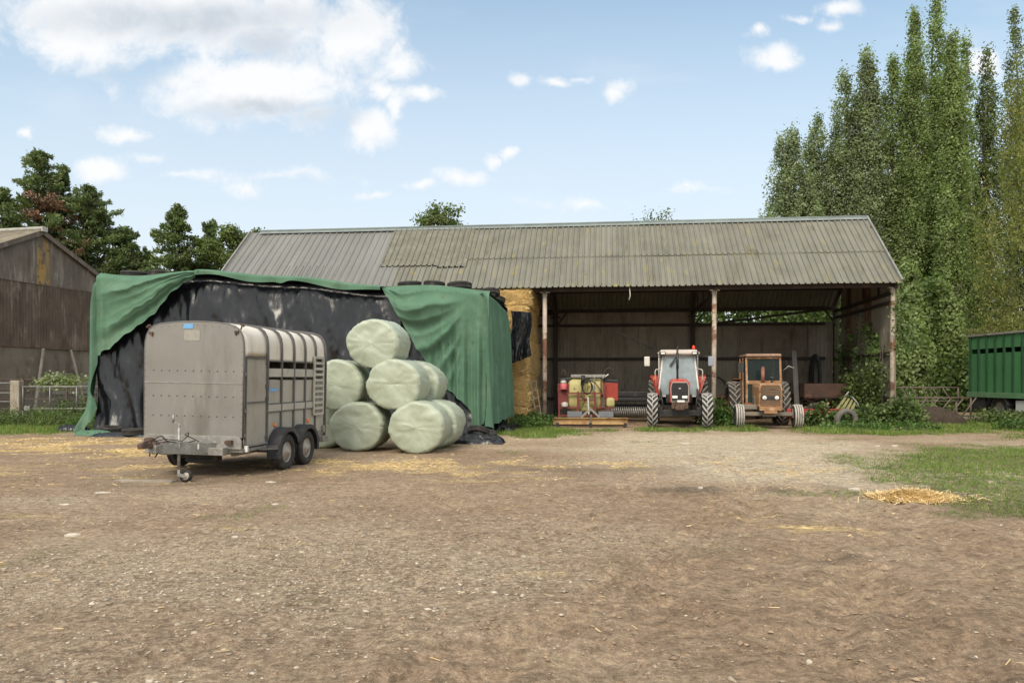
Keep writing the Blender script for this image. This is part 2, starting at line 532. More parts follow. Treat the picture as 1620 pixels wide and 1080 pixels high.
def axis_pts(lo, hi, d0, grow, c0, c1):
    a = [c0]
    while a[-1] < c1: a.append(a[-1] + d0)
    d = d0; r = [a[-1]]
    while r[-1] < hi: d *= grow; r.append(r[-1] + d)
    d = d0; l = [a[0]]
    while l[-1] > lo: d *= grow; l.append(l[-1] - d)
    return np.array(l[:0:-1] + a + r[1:])


gx = axis_pts(-900, 900, .06, 1.06, -8, 8)
gy = axis_pts(-300, 1800, .05, 1.035, 3.0, 12.0)
GX, GY = np.meshgrid(gx, gy, indexing='ij')
GZ = ground_z(GX, GY)
nu, nv = GX.shape
me = bpy.data.meshes.new('ground')
me.vertices.add(nu * nv)
me.vertices.foreach_set('co', np.stack([GX, GY, GZ], -1).astype(np.float32).ravel())
ii, jj = np.meshgrid(np.arange(nu - 1), np.arange(nv - 1), indexing='ij')
q = np.stack([ii * nv + jj, (ii + 1) * nv + jj, (ii + 1) * nv + jj + 1, ii * nv + jj + 1], -1).reshape(-1, 4).astype(np.int32)
me.loops.add(q.size); me.loops.foreach_set('vertex_index', q.ravel())
me.polygons.add(len(q)); me.polygons.foreach_set('loop_start', np.arange(0, q.size, 4, dtype=np.int32))
me.polygons.foreach_set('use_smooth', np.ones(len(q), bool))
me.update(calc_edges=True)
for nm, fn in (('grassy', zone_grass), ('strawy', zone_straw), ('pale', zone_pale), ('stony', zone_stony), ('ash', zone_dark)):
    a = me.attributes.new(nm, 'FLOAT', 'POINT'); a.data.foreach_set('value', fn(GX, GY).astype(np.float32).ravel())

gm, nt, b, oc, out = newmat('yard_earth')
def att(n):
    a = nt.new('ShaderNodeAttribute', attribute_name=n); return a.outputs['Fac']
big = nt.noise(oc, .35, 5, .6); mid = nt.noise(oc, 2.4, 6, .65); fin = nt.noise(oc, 22, 6, .75); grit = nt.noise(oc, 95, 3, .7)
c = nt.mix(nt.ramp(big, .3, .7), (.298, .210, .137), (.395, .292, .194))
c = nt.mix(nt.math('MULTIPLY', nt.ramp(mid, .38, .72), .55), c, (.18, .12, .075))
c = nt.mix(nt.math('MULTIPLY', nt.ramp(nt.noise(nt.mapping(oc, (1, 2.2, 1), (5, 3, 0)), 1.1, 7, .7), .52, .7), .5), c, (.43, .335, .21))
c = nt.mix(nt.math('MULTIPLY', nt.ramp(nt.noise(nt.mapping(oc, (.8, 3.4, 1), (9, 1, 0), (0, 0, R(12))), 1.7, 8, .72), .52, .70), .5), c, (.15, .10, .064))
c = nt.mix(nt.math('MULTIPLY', nt.ramp(nt.noise(nt.mapping(oc, (.7, 2.6, 1), (2, 7, 0), (0, 0, R(-9))), 1.4, 8, .72), .55, .72), .4), c, (.50, .40, .29))
pal = nt.math('MULTIPLY', att('pale'), nt.ramp(nt.math('ADD', nt.math('MULTIPLY', mid, .7), nt.math('MULTIPLY', fin, .3)), .25, .62))
c = nt.mix(nt.math('MULTIPLY', pal, .9), c, (.56, .475, .345))
c = nt.mix(nt.math('MULTIPLY', att('stony'), nt.math('MULTIPLY', nt.ramp(fin, .4, .62), .45)), c, (.54, .46, .345))
st = nt.math('MULTIPLY', att('strawy'), nt.ramp(nt.noise(nt.mapping(oc, (1, 1.6, 1)), 14, 6, .75), .34, .6))
c = nt.mix(nt.math('MULTIPLY', st, .9), c, (.72, .52, .23))
gr = nt.math('MULTIPLY', att('grassy'), nt.ramp(nt.noise(oc, 7, 6, .7), .3, .6))
c = nt.mix(nt.math('MULTIPLY', gr, .9), c, (.085, .105, .03))
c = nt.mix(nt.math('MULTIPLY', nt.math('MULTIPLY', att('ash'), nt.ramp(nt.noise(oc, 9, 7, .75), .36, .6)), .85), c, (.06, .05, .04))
# pale grit and small stones pressed into the earth
vo = nt.new('ShaderNodeTexVoronoi'); nt.link(oc, vo.inputs['Vector']); vo.inputs['Scale'].default_value = 26
spk = nt.math('MULTIPLY', nt.ramp(vo.outputs['Distance'], .27, .16), nt.ramp(nt.noise(oc, 6, 3), .45, .62))
spk = nt.math('MULTIPLY', spk, nt.math('ADD', .35, nt.math('MULTIPLY', att('stony'), .65)))
spk = nt.math('MULTIPLY', spk, nt.ramp(nt.new('ShaderNodeSeparateColor').outputs[0], -1, 0)) if False else spk
c = nt.mix(spk, c, nt.mix(nt.noise(oc, 40, 1), (.38, .29, .19), (.60, .50, .36)))
f1 = nt.new('ShaderNodeMapRange'); nt.link(fin, f1.inputs[0]); f1.inputs[1].default_value = .33; f1.inputs[2].default_value = .67; f1.inputs[3].default_value = .64; f1.inputs[4].default_value = 1.32
c = nt.mix(1.0, c, f1.outputs[0], 'MULTIPLY')
f1 = nt.new('ShaderNodeMapRange'); nt.link(grit, f1.inputs[0]); f1.inputs[1].default_value = .25; f1.inputs[2].default_value = .75; f1.inputs[3].default_value = .66; f1.inputs[4].default_value = 1.34
c = nt.mix(1.0, c, f1.outputs[0], 'MULTIPLY')
nt.link(c, b.inputs['Base Color']); b.inputs['Roughness'].default_value = .95; b.inputs['Specular IOR Level'].default_value = .15
clod = nt.noise(oc, 9, 5, .7)
f1 = nt.new('ShaderNodeMapRange'); nt.link(clod, f1.inputs[0]); f1.inputs[1].default_value = .35; f1.inputs[2].default_value = .65; f1.inputs[3].default_value = .72; f1.inputs[4].default_value = 1.25
c = nt.mix(1.0, c, f1.outputs[0], 'MULTIPLY'); nt.link(c, b.inputs['Base Color'])
hgt = nt.math('ADD', nt.math('ADD', nt.math('MULTIPLY', fin, .6), nt.math('MULTIPLY', grit, .35)), nt.math('ADD', nt.math('MULTIPLY', spk, .25), nt.math('MULTIPLY', mid, .8)))
bp = nt.new('ShaderNodeBump'); nt.link(hgt, bp.inputs['Height']); bp.inputs['Strength'].default_value = 1.0; bp.inputs['Distance'].default_value = .05
nt.link(bp.outputs[0], b.inputs['Normal'])
me.materials.append(gm)
go = bpy.data.objects.new('ground', me); COL.objects.link(go); tag(go, kind='structure')


# ------------------------------------------------------------------ stones, straw, grass on it
def sample(n, x0, x1, y0, y1, dens):
    """points with probability dens(x, y)"""
    x = rng.uniform(x0, x1, n); y = rng.uniform(y0, y1, n)
    k = rng.random(n) < dens(x, y)
    return x[k], y[k]


def in_view(x, y, m=1.5):
    return (np.abs(x) < y * .70 + m) & (y > 2.6)


OCT = np.array([(1, 0, 0), (0, 1, 0), (-1, 0, 0), (0, -1, 0), (0, 0, 1), (.7, .7, .5), (-.7, .7, .5), (-.7, -.7, .5), (.7, -.7, .5)], float)
OF = np.array([(0, 5, 8), (5, 0, 1), (5, 1, 6), (6, 1, 2), (6, 2, 7), (7, 2, 3), (7, 3, 8), (8, 3, 0), (8, 4, 7), (7, 4, 6), (6, 4, 5), (5, 4, 8)])


def pebbles(name, x, y, s, m):
    n = len(x)
    j = OCT[None] * rng.uniform(.6, 1.35, (n, 9, 1)) + rng.normal(0, .08, (n, 9, 3))
    d = np.stack([s * rng.uniform(.8, 1.5, n), s * rng.uniform(.6, 1.0, n), s * rng.uniform(.25, .6, n)], -1)
    j = j * d[:, None, :]
    t = rng.uniform(0, 2 * PI, n)[:, None]
    X = j[..., 0] * np.cos(t) - j[..., 1] * np.sin(t) + x[:, None]
    Y = j[..., 0] * np.sin(t) + j[..., 1] * np.cos(t) + y[:, None]
    Z = j[..., 2] + (ground_z(x, y) + .15 * s * .4)[:, None]
    P = np.stack([X, Y, Z], -1)
    idx = (OF[None] + (np.arange(n) * 9)[:, None, None]).reshape(-1).astype(np.int32)
    me = bpy.data.meshes.new(name)
    me.vertices.add(n * 9); me.vertices.foreach_set('co', P.astype(np.float32).ravel())
    me.loops.add(len(idx)); me.loops.foreach_set('vertex_index', idx)
    me.polygons.add(len(idx) // 3); me.polygons.foreach_set('loop_start', np.arange(0, len(idx), 3, dtype=np.int32))
    me.materials.append(m); me.update(calc_edges=True)
    o = bpy.data.objects.new(name, me); COL.objects.link(o)
    return o


pm, nt, b, oc, out = newmat('pebble')
g = nt.new('ShaderNodeNewGeometry').outputs['Random Per Island']
c = nt.mix(g, (.27, .21, .15), (.60, .52, .41)); c = nt.mix(nt.ramp(nt.math('FRACT', nt.math('MULTIPLY', g, 13.7)), .93, .97), c, (.66, .58, .46))
nt.link(nt.mix(nt.math('MULTIPLY', nt.noise(oc, 60, 4), .5), c, (.2, .15, .1)), b.inputs['Base Color']); b.inputs['Roughness'].default_value = .9
px_, py_ = sample(420000, -12, 10, 2.7, 16, lambda x, y: np.where(in_view(x, y), (.02 + .30 * zone_stony(x, y) ** 1.8 + .02 * zone_pale(x, y)) * np.clip(7 / y, .2, 1), 0))
tag(pebbles('gravel', px_, py_, np.clip(rng.lognormal(-4.95, .5, len(px_)), .003, .028), pm), 'small pale stones strewn over the bare earth yard', 'gravel', kind='stuff')

cm_, nt, b, oc, out = newmat('earth_clod')
g = nt.new('ShaderNodeNewGeometry').outputs['Random Per Island']
nt.link(nt.mix(g, (.22, .15, .095), (.35, .255, .17)), b.inputs['Base Color']); b.inputs['Roughness'].default_value = 1.0
cx_, cy_ = sample(300000, -9, 9, 2.7, 12.5, lambda x, y: np.where(in_view(x, y), (.012 + .14 * sstep(.52, .75, fbm(x * 1.3, y * 1.3, 77, 4))) * np.clip(5.5 / y, .2, 1), 0))
tag(pebbles('earth_clods', cx_, cy_, np.clip(rng.lognormal(-4.8, .5, len(cx_)), .004, .03), cm_), 'crumbs and clods of dry brown earth lying on the yard', 'clods', kind='stuff')

sm_ = leafmat('straw_stalks', (.56, .39, .17), (.74, .57, .31), (.40, .29, .15), trans=.1, clump=.2)
def straw_quads(x, y, z, L, w, tilt=.15):
    n = len(x); t = rng.uniform(0, 2 * PI, n)
    a = np.stack([np.cos(t), np.sin(t), rng.normal(0, tilt, n)], -1) * (L * rng.uniform(.5, 1.4, n) * .5)[:, None]
    b_ = np.stack([-np.sin(t), np.cos(t), rng.normal(0, .5, n)], -1) * (w * .5)[:, None]
    C = np.stack([x, y, z], -1)
    return np.stack([C - a - b_, C + a - b_, C + a + b_, C - a + b_], 1).reshape(-1, 3)
sx, sy = sample(260000, -16, 9, 2.8, 22, lambda x, y: np.where(in_view(x, y), np.clip(zone_straw(x, y) * 1.0, 0, 1) * .55 + .006, 0))
tag(quads('straw_litter', straw_quads(sx, sy, ground_z(sx, sy) + .006 + rng.uniform(0, .012, len(sx)), .065 + 0 * sx, .003 + sy * .00035), sm_), 'loose yellow straw scattered thinly over the yard', 'straw', kind='stuff')

# heap of fresh straw at the edge of the grass
hx = np.clip(rng.normal(0, .25, 9000), -.52, .52); hy = rng.normal(0, .14, 9000)
hz_ = .10 * np.exp(-(hx / .42) ** 2 - (hy / .2) ** 2)
hp = gnd(1442, 789)
hm = leafmat('fresh_straw', (.58, .41, .19), (.78, .60, .34), (.46, .33, .17), trans=.1, clump=.15)
ex = rng.normal(.12, .30, 900); ey = rng.normal(-.02, .15, 900); hx = np.concatenate([hx, ex]); hy = np.concatenate([hy, ey]); hz_ = np.concatenate([hz_, 0 * ex])
ho = quads('straw_heap', straw_quads(hx, hy, hz_ * rng.uniform(.4, 1.05, 9900) + .015, .13 + 0 * hx, .008 + 0 * hx, .3), hm)
ho.location = (hp.x, hp.y, 0); ho.rotation_euler = (0, 0, R(-4))
tag(ho, 'low heap of bright yellow straw at the edge of the grass patch', 'straw heap')


def grass_tris(x, y, h, w, lean=.5):
    n = len(x); t = rng.uniform(0, 2 * PI, n)
    d = np.stack([np.cos(t), np.sin(t), 0 * t], -1)
    C = np.stack([x, y, ground_z(x, y) - .005], -1)
    s_ = rng.uniform(0, 2 * PI, n); ld = np.stack([np.cos(s_), np.sin(s_), 0 * s_], -1)
    hh = h * rng.uniform(.45, 1.25, n)
    tip = C + np.array([0, 0, 1.0]) * hh[:, None] + ld * (hh * lean * rng.random(n))[:, None]
    return np.stack([C - d * (w * .5)[:, None], C + d * (w * .5)[:, None], tip], 1).reshape(-1, 3)


gmat = leafmat('grass_blades', (.10, .165, .03), (.19, .26, .06), (.33, .29, .13), scale=1.2, trans=.3, clump=.3)
gx1, gy1 = sample(420000, -23, 22, 7.5, 30, lambda x, y: np.where(in_view(x, y, 2), zone_grass(x, y) ** 1.1 * np.clip(1.25 - .012 * y, .3, 1), 0))
hh = .03 + .06 * zone_grass(gx1, gy1) * (.3 + 1.4 * fbm(gx1 * .9, gy1 * .9, 8, 3) ** 2) * np.where(gy1 > 19, 2.2, .8)
tag(quads('grass', grass_tris(gx1, gy1, hh, .006 + .0009 * gy1, 1.1), gmat, nper=3), 'rough green grass growing round the edges of the yard', 'grass', kind='stuff')
# thin tufts in the dry earth on the near side
gx2, gy2 = sample(90000, 0, 8, 3.2, 8.6, lambda x, y: np.where(in_view(x, y), sstep(.58, .74, fbm(x * 1.1, y * 1.6, 44, 4)) * sstep(.8, 4.2, x) * .22, 0))
dry = leafmat('dry_blades', (.20, .19, .075), (.34, .28, .13), (.45, .36, .19), trans=.2, clump=.2)
tag(quads('dry_grass', grass_tris(gx2, gy2, .018 + 0 * gx2, .005 + 0 * gx2, 1.4), dry, nper=3), 'sparse dry grass worn flat into the brown earth', 'grass', kind='stuff')

# a few bigger stones lying loose
stm = mat('pale_stone', (.46, .41, .34), .9, var=.35, vs=9, bump=.5, bs=30, patches=[((.3, .24, .17), 5, .5, .75)])
def stone(px, py, L, W, T, label, rz=0, name='stone'):
    p = gnd(px, py); mb = MB(); L *= .8
    n = 7; ring = []; W *= .8
    for k in range(n):
        t = 2 * PI * k / n; r = random.uniform(.62, 1.15)
        ring.append((math.cos(t) * L / 2 * r, math.sin(t) * W / 2 * r))
    vs = [(a, c, -T * .5) for a, c in ring] + [(a * .98, c * .98, T * random.uniform(.35, .6)) for a, c in ring] + [(a * .6, c * .6, T * random.uniform(.6, .8)) for a, c in ring] + [(0, 0, T * .72)]
    fs = []
    for k in range(n):
        j = (k + 1) % n
        fs += [(k, j, n + j, n + k), (n + k, n + j, 2 * n + j, 2 * n + k), (2 * n + k, 2 * n + j, 3 * n)]
    mb.add(vs, fs)
    o = mb.build(name, stm, bevel=min(T, .03) * .15)
    z0 = float(ground_z(np.array([p.x]), np.array([p.y]))[0])
    o.location = (p.x, p.y, z0); o.rotation_euler = (0, 0, rz)
    tag(o, label, 'stone', 'loose stones in the yard')
stone(115, 849, .24, .12, .035, 'long flat white stone lying alone on the bare earth', .1)
stone(372, 851, .13, .07, .03, 'small cream stone on the earth in front of the trailer hitch', .3)
stone(104, 798, .2, .1, .02, 'flat pinkish stone half buried near other flat stones', .0)
stone(160, 780, .34, .16, .02, 'broad flat brown stone sunk in the earth beyond the white one', .2)
stone(436, 798, .16, .09, .02, 'pale flat stone below the trailer wheels', .4)
stone(428, 763, .2, .1, .03, 'pale oval stone just in front of the trailer mudguards', .0)
stone(1352, 773, .26, .1, .05, 'pale pinkish stone block beside the ash patch and straw heap', .1)
stone(1415, 706, .22, .12, .05, 'white stone on the pale ground in front of the shed weeds', .0)
stone(1388, 706, .2, .1, .04, 'grey white stone next to another in front of the shed weeds', .5)
stone(1108, 772, .12, .07, .04, 'white stone lying in the larger black ash patch', .2)
stone(1085, 702, .3, .12, .05, 'white lump of rubble on the pale ground in front of the red tractor', .2)
stone(1280, 1036, .07, .05, .03, 'small grey stone in the dry earth by a tuft of dead grass', .2)
stone(236, 1078, .07, .04, .02, 'little white flake of stone among the gravel', .2)

# ================================================================== THE POLE BARN
BA = 6.84
BU = Vector((math.cos(R(BA)), -math.sin(R(BA)), 0)); BN = Vector((math.sin(R(BA)), math.cos(R(BA)), 0))
B0 = Vector((1.18, 27.27, 0))
def bw(p, q, z=0): return B0 + BU * p + BN * q + Vector((0, 0, z))
def front_pz(x, y, q):
    """(p, z) of a photo pixel on the upright plane q = const of the barn's frame"""
    k = (x - 810) / F
    bx = B0.x + BN.x * q; by = B0.y + BN.y * q
    p = (k * by - bx) / (BU.x - k * BU.y)
    Y = by + BU.y * p
    return p, H - (y - HY) / F * Y

barn = thing('pole_barn', 'long open fronted steel barn with a lichened corrugated roof and rusty posts', 'barn', B0, R(-BA))
m_metal = mat('roof_metal', (.165, .163, .150), .6, .1, var=.12, vs=.9, patches=[((.15, .144, .122), 1.5, .5, .75, (1, .35, .35)), ((.20, .198, .185), .8, .5, .7, (2.5, .2, .2))], bump=.05)
m_fibre = mat('fibre_cement', (.158, .154, .125), .9, var=.2, vs=1.2, patches=[((.205, .20, .166), .8, .45, .75, (2.2, .25, .25)), ((.11, .105, .068), 2.3, .56, .72, (1.6, .3, .3)), ((.235, .205, .085), 3.2, .57, .70, (1.5, .4, .4)), ((.38, .36, .28), 9, .68, .76)], bump=.3, bs=40)
m_moss = mat('mossy_fibre_cement', (.155, .15, .118), .95, var=.25, vs=2, patches=[((.205, .198, .158), 3, .5, .7), ((.28, .24, .09), 6, .66, .74), ((.10, .10, .05), 4, .58, .7, (1.5, .5, .5))], bump=.4, bs=35)
m_wallsheet = mat('old_wall_sheet', (.25, .222, .172), .9, var=.25, vs=1, patches=[((.16, .135, .10), 1.2, .45, .7, (2, 1, .3)), ((.33, .29, .23), 2.4, .55, .75, (2, 1, .35)), ((.05, .045, .03), 3.5, .66, .74)], bump=.2)
m_rustsheet = mat('rust_brown_sheet', (.15, .085, .05), .9, var=.35, vs=2, patches=[((.26, .18, .12), 2, .5, .7)])
m_post = mat('weathered_post', (.42, .36, .29), .85, var=.25, vs=3, patches=[((.17, .085, .05), .55, .52, .58, (1, 1, 1.6)), ((.28, .14, .07), 6, .58, .7, (1, 1, .4)), ((.5, .47, .42), 8, .62, .7)], bump=.3)
m_darksteel = mat('dark_rusty_steel', (.055, .042, .034), .8, .2, var=.4, vs=3, patches=[((.12, .06, .03), 4, .58, .7)])
m_concrete = mat('grey_concrete', (.25, .225, .19), .95, var=.25, vs=1.5, patches=[((.13, .11, .085), 1.3, .5, .7, (1, 1, .5)), ((.34, .31, .26), 3, .58, .7)], bump=.4, bs=30)

EZ, RZ, EQ, RQ, BQ = 4.87, 7.72, -.42, 3.0, 6.9
P0, PM, P1 = -12.55, -5.6, 12.02
def roof_pt(p, f, side=1, lift=0):
    """f 0 at the ridge, 1 at the eave"""
    if side > 0:
        n = Vector((0, -(RZ - EZ), RQ - EQ)).normalized()
        v = Vector((p, RQ + (EQ - RQ) * f, RZ + (EZ - RZ) * f))
    else:
        n = Vector((0, (RZ - EZ), BQ - RQ)).normalized()
        v = Vector((p, RQ + (BQ - RQ) * f, RZ + (4.72 - RZ) * f))
    return v + n * lift

def corrugated(a, b, f0, f1, pitch, amp, side=1, lift=0, nf=6, box=False, sag=0, seed=0, flat=False):
    n = max(2, int(round((b - a) / pitch)))
    ps = []; hs = []
    prof = ((0, 0), (.10, 1), (.26, 1), (.36, 0)) if box else ((0, 0), (.08, 1), (.22, 1), (.34, .0), (.68, .08))
    for i in range(n):
        for t, h in prof:
            ps.append(a + (i + t) * (b - a) / n); hs.append(h * amp)
    ps.append(b); hs.append(0)
    G = np.zeros((len(ps), nf + 1, 3))
    for i, (p, h) in enumerate(zip(ps, hs)):
        for j in range(nf + 1):
            f = f0 + (f1 - f0) * j / nf
            w = (float(fbm(p * .5, f * 2, 60 + seed, 3)) - .5) * .035
            G[i, j] = roof_pt(p, f, side, lift + h + w)
    return MB().grid(G, smooth=not (box or flat))

roof = corrugated(P0, PM, 0, 1.0, .27, .035, box=True).build('roof', m_metal, barn, normals=False)
tag(roof, 'plain grey ribbed steel part of the roof')
r2 = corrugated(PM, P1, .0, .56, .21, .05, lift=.02, seed=2, flat=True).build('roof', m_fibre, barn, normals=False)
tag(r2, 'upper course of lichened fibre cement sheets')
r3 = corrugated(PM, P1, .54, 1.01, .21, .05, lift=.0, seed=3, flat=True).build('roof', m_fibre, barn, normals=False)
tag(r3, 'lower course of lichened fibre cement sheets')
for a_, b_, f_, l_ in ((-6.3, -4.1, .66, .055), (-4.1, -3.0, .69, .06)):
    o = corrugated(a_, b_, .03, f_, .21, .05, lift=l_, seed=4, flat=True).build('roof', m_moss, barn, normals=False); tag(o, 'mossy older sheets lapped over the newer roof')
o = corrugated(-10.0, -5.6, .62, 1.0, .27, .035, lift=.012, box=True, seed=6).build('roof', m_metal, barn, normals=False)
corrugated(P0, P1, 0, 1.0, .20, .045, side=-1, seed=5).build('roof', m_fibre, barn, normals=False)
mb = MB()
for a_, b_ in ((-12.1, -4.4), (-4.4, 3.5), (3.5, P1)):
    n = 12
    for s_ in (1, -1):
        G = [[roof_pt(a_ + (b_ - a_) * i / n, f, s_, .075 + (.01 if a_ > 0 else 0)) for f in (0, .05)] for i in range(n + 1)]
        mb.grid(np.array(G), smooth=False)
    mb.tube([roof_pt(a_, 0, 1, .075), roof_pt(b_, 0, 1, .075)], .045, 8)
m_ridge = mat('ridge_capping', (.17, .20, .19), .7, var=.2, vs=3, bump=.1)
mb.build('ridge_cap', m_ridge, barn, normals=False)
# verge boards
m_verge = mat('verge_trim', (.21, .205, .19), .8)
for p in (P0, P1):
    for s_ in (1, -1):
        MB().bar(roof_pt(p, 0, s_, .03), roof_pt(p, 1.0, s_, .03), .06, .16, (0, 0, 1)).build('bargeboard', m_verge, barn)

POSTS = [-11.9, -5.95, 0, 5.95, 11.9]
for k, p in enumerate(POSTS):
    mb = MB(); lean = .05 * (p / 12)
    mb.tube([(p - lean, 0, -.2), (p - lean * .5, 0, 2.4), (p, 0, EZ - .12)], [.088, .082, .078], 10)
    mb.box((p, 0, EZ - .15), (.34, .2, .03)); mb.box((p, .02, EZ - .22), (.16, .14, .12))
    mb.build('post', m_post, barn)
    mb = MB()
    mb.box((p, 6.45, 2.3), (.17, .2, 4.7)); mb.box((p, 6.4, 4.35), (.34, .25, .05))
    mb.build('post', m_darksteel, barn)
mb = MB()
for q, z in ((-.02, EZ - .06), (6.4, 4.62)):
    mb.box(((P0 + P1) / 2, q, z), (P1 - P0 - .1, .14, .16))
for f in (.25, .5, .75):
    for s_ in (1, -1):
        a_ = roof_pt(P0, f, s_, -.09); b_ = roof_pt(P1, f, s_, -.09); mb.bar(a_, b_, .1, .12)
mb.build('purlin', m_darksteel, barn)
for p in POSTS:
    mb = MB()
    mb.bar(roof_pt(p, 0.0, 1, -.2), roof_pt(p, 1.0, 1, -.2), .1, .12); mb.bar(roof_pt(p, 0, -1, -.2), roof_pt(p, 1, -1, -.2), .1, .12)
    mb.bar((p, 0, EZ - .3), (p, 6.45, 4.5), .09, .12)
    mb.bar((p, 3, EZ - .3), (p, 3, RZ - .3), .07); mb.bar((p, 1.4, EZ - .3), (p, 1.6, RZ - 1.5), .06); mb.bar((p, 4.7, EZ - .4), (p, 4.6, RZ - 1.5), .06)
    mb.build('truss', m_darksteel, barn)
for a_, b_ in (((5.95, 6.2, 3.9), (11.9, 6.2, 4.62)), ((0, 6.2, 4.5), (-5.95, 6.2, 3.9))):
    MB().bar(a_, b_, .09).build('brace', m_darksteel, barn)
for p in (0, 5.95, 11.9):
    MB().bar((p, 6.3, 3.9), (p + (.5 if p < 11 else -.5), 6.3, 4.55), .07).build('brace', m_darksteel, barn)
mb = MB()
mb.tube([(3.0, -.35, EZ - .05), (3.02, -.4, EZ - .35), (2.98, -.38, EZ - .5)], .02, 6)
mb.build('hanging_bracket', mat('pale_bracket', (.5, .47, .4), .7), barn)

# back wall: corrugated sheets on rails
def wall_sheet(a, b, z0, z1, horiz, y, amp=.03, pitch=.16, wob=.02, seed=0, axis='x'):
    n = max(2, int(round((b - a) / pitch))); nz_ = 5
    G = np.zeros((4 * n + 1, nz_ + 1, 3))
    for i in range(4 * n + 1):
        p = a + (b - a) * i / (4 * n); h = amp * (.5 - .5 * math.cos(i * PI / 2))
        for j in range(nz_ + 1):
            z = z0 + (z1 - z0) * j / nz_
            w = (float(fbm(p * .8, z * .6, 80 + seed, 3)) - .5) * wob * 3
            G[i, j] = (p, y + h + w, z) if axis == 'x' else (y - h - w, p, z)
    return MB().grid(G)
xs = P0 + .4; k = 0
while xs < 11.6:
    xe = min(xs + random.choice((1.9, 2.3, 2.9)), 11.75)
    mm = m_wallsheet if k % 5 != 3 else mat('wall_sheet_%d' % k, (.17 + .03 * random.random(), .155, .12), .9, var=.25, vs=1.5, patches=[((.1, .08, .055), 2, .5, .7, (2, 1, .3))])
    top = (4.72 if xs < 3.2 else 4.06) + random.uniform(-.03, .04)
    for z0, z1, dy in ((.02, 2.6, .02), (2.5, top, 0)):
        o = wall_sheet(xs, xe + .08, z0, z1, 1, 6.62 + dy + .008 * (k % 2), seed=k).build('wall', mm, barn, normals=False)
    xs = xe; k += 1
mb = MB()
for z in (2.5, 3.98, .75): mb.box((-.3, 6.56, z), (23.6, .08, .13))
mb.build('rail', m_darksteel, barn)
# right end wall, patched and gappy
for (a_, b_, z0, z1, mm, dx) in [(5.95, 5.2, .1, 6.2, m_wallsheet, 0), (5.25, 4.55, .3, 6.6, m_rustsheet, .015), (4.6, 3.0, .9, 7.2, m_wallsheet, .01), (3.05, 2.3, 3.6, 7.3, m_rustsheet, .02), (2.35, .35, 3.3, 5.2, m_wallsheet, .005), (1.45, .25, .2, 3.35, m_wallsheet, .02), (.3, -.12, .1, 4.9, m_wallsheet, .03)]:
    wall_sheet(b_, a_, z0, z1, 1, 11.98 - dx, axis='y', seed=int(a_ * 10)).build('end_wall', mm, barn, normals=False)
mb = MB()
for z in (2.45, 4.2, .9): mb.bar((11.86, 0, z + .05), (11.86, 6.4, z), .08, .1)
mb.build('rail', m_darksteel, barn)

# ================================================================== SHEETED STACK IN FRONT OF IT
QS = -5.65; SQ = -1.2           # front plane and back of the stack
SPL, SPR = -13.2, -1.2
def ztop(p): return 4.14 + (4.79 - 4.14) * (SPR - p) / (SPR - SPL) + .05 * np.sin(np.asarray(p) * 1.7) + .2 * np.exp(-((np.asarray(p) + 9.0) / 2.2) ** 2)
def bl(p, q, z): return (B0.x + BU.x * p + BN.x * q, B0.y + BU.y * p + BN.y * q, z)

m_black = mat('black_plastic', (.0075, .0085, .011), .23, var=.1, vs=1.2, patches=[], bump=.16, bs=5, bdist=.05, spec=.5, bst=(2.4, 2.4, .5))
m_net = mat('green_sheet', (.085, .165, .108), .85, var=.16, vs=1.3, patches=[((.12, .205, .14), 1.2, .5, .7), ((.12, .135, .075), 1.6, .60, .74, (1, 1, .45)), ((.055, .10, .06), 5, .62, .7, (1.6, 1.6, .4))], bump=.35, bs=110, bdist=.006, spec=.15)
m_netside = m_net

stack = Vector(bw(0, 0))
def crinkle(u, v, s=0):
    a = 1 - np.abs(2 * fbm(u * 2.4 + v * .5, v * .38, 100 + s, 5) - 1)
    b_ = 1 - np.abs(2 * fbm(u * 4.5 - v * .8, v * .9 + u * .4, 140 + s, 4) - 1)
    return .075 * a ** 2 + .04 * b_ ** 2

mb = MB()
ps = np.linspace(SPL - .02, SPR + .02, 230); ts = np.linspace(0, 1, 80)
PP, TT = np.meshgrid(ps, ts, indexing='ij')
ZT = ztop(PP); ZZ = ZT * (1 - TT) - .02
foot = sstep(.75, 1, TT)
D = crinkle(PP, ZZ) * (.35 + .65 * sstep(0, .12, TT)) + .10 * foot * fbm(PP * 1.6, ZZ, 7) + .05 * np.sin(PP * 5 + 2 * fbm(PP, ZZ * .3, 9)) * sstep(.05, .4, TT)
D = D + .10 * foot ** 2 * (1 + .5 * np.sin(PP * 2.3))
D = D + .11 * (1 - np.abs(np.sin(PP * 2.1 + ZZ * .35 + 4 * fbm(PP * .35, ZZ * .3, 15)))) ** 2 * sstep(.03, .3, TT)
# a loose fold lifted where the sheet is torn, near the left end
D = D + .22 * np.exp(-((PP - (-11.6)) / .5) ** 2) * sstep(.35, .95, TT) * np.sin(PP * 9 + ZZ * 2.5)
QQ = QS - D + .12 * (1 - sstep(0, .05, TT)) + .24 * (1 - TT) ** 2 - .05
G = np.stack([B0.x + BU.x * PP + BN.x * QQ, B0.y + BU.y * PP + BN.y * QQ, ZZ], -1)
mb.grid(G)
# right side
qs_ = np.linspace(QS, SQ, 60)
Q2, T2 = np.meshgrid(qs_, ts, indexing='ij')
Z2 = ztop(SPR) * (1 - T2) - .02; D2 = crinkle(Q2, Z2, 3) * .8 - .03
P2_ = SPR + D2 - .25
mb.grid(np.stack([B0.x + BU.x * P2_ + BN.x * Q2, B0.y + BU.y * P2_ + BN.y * Q2, Z2], -1))
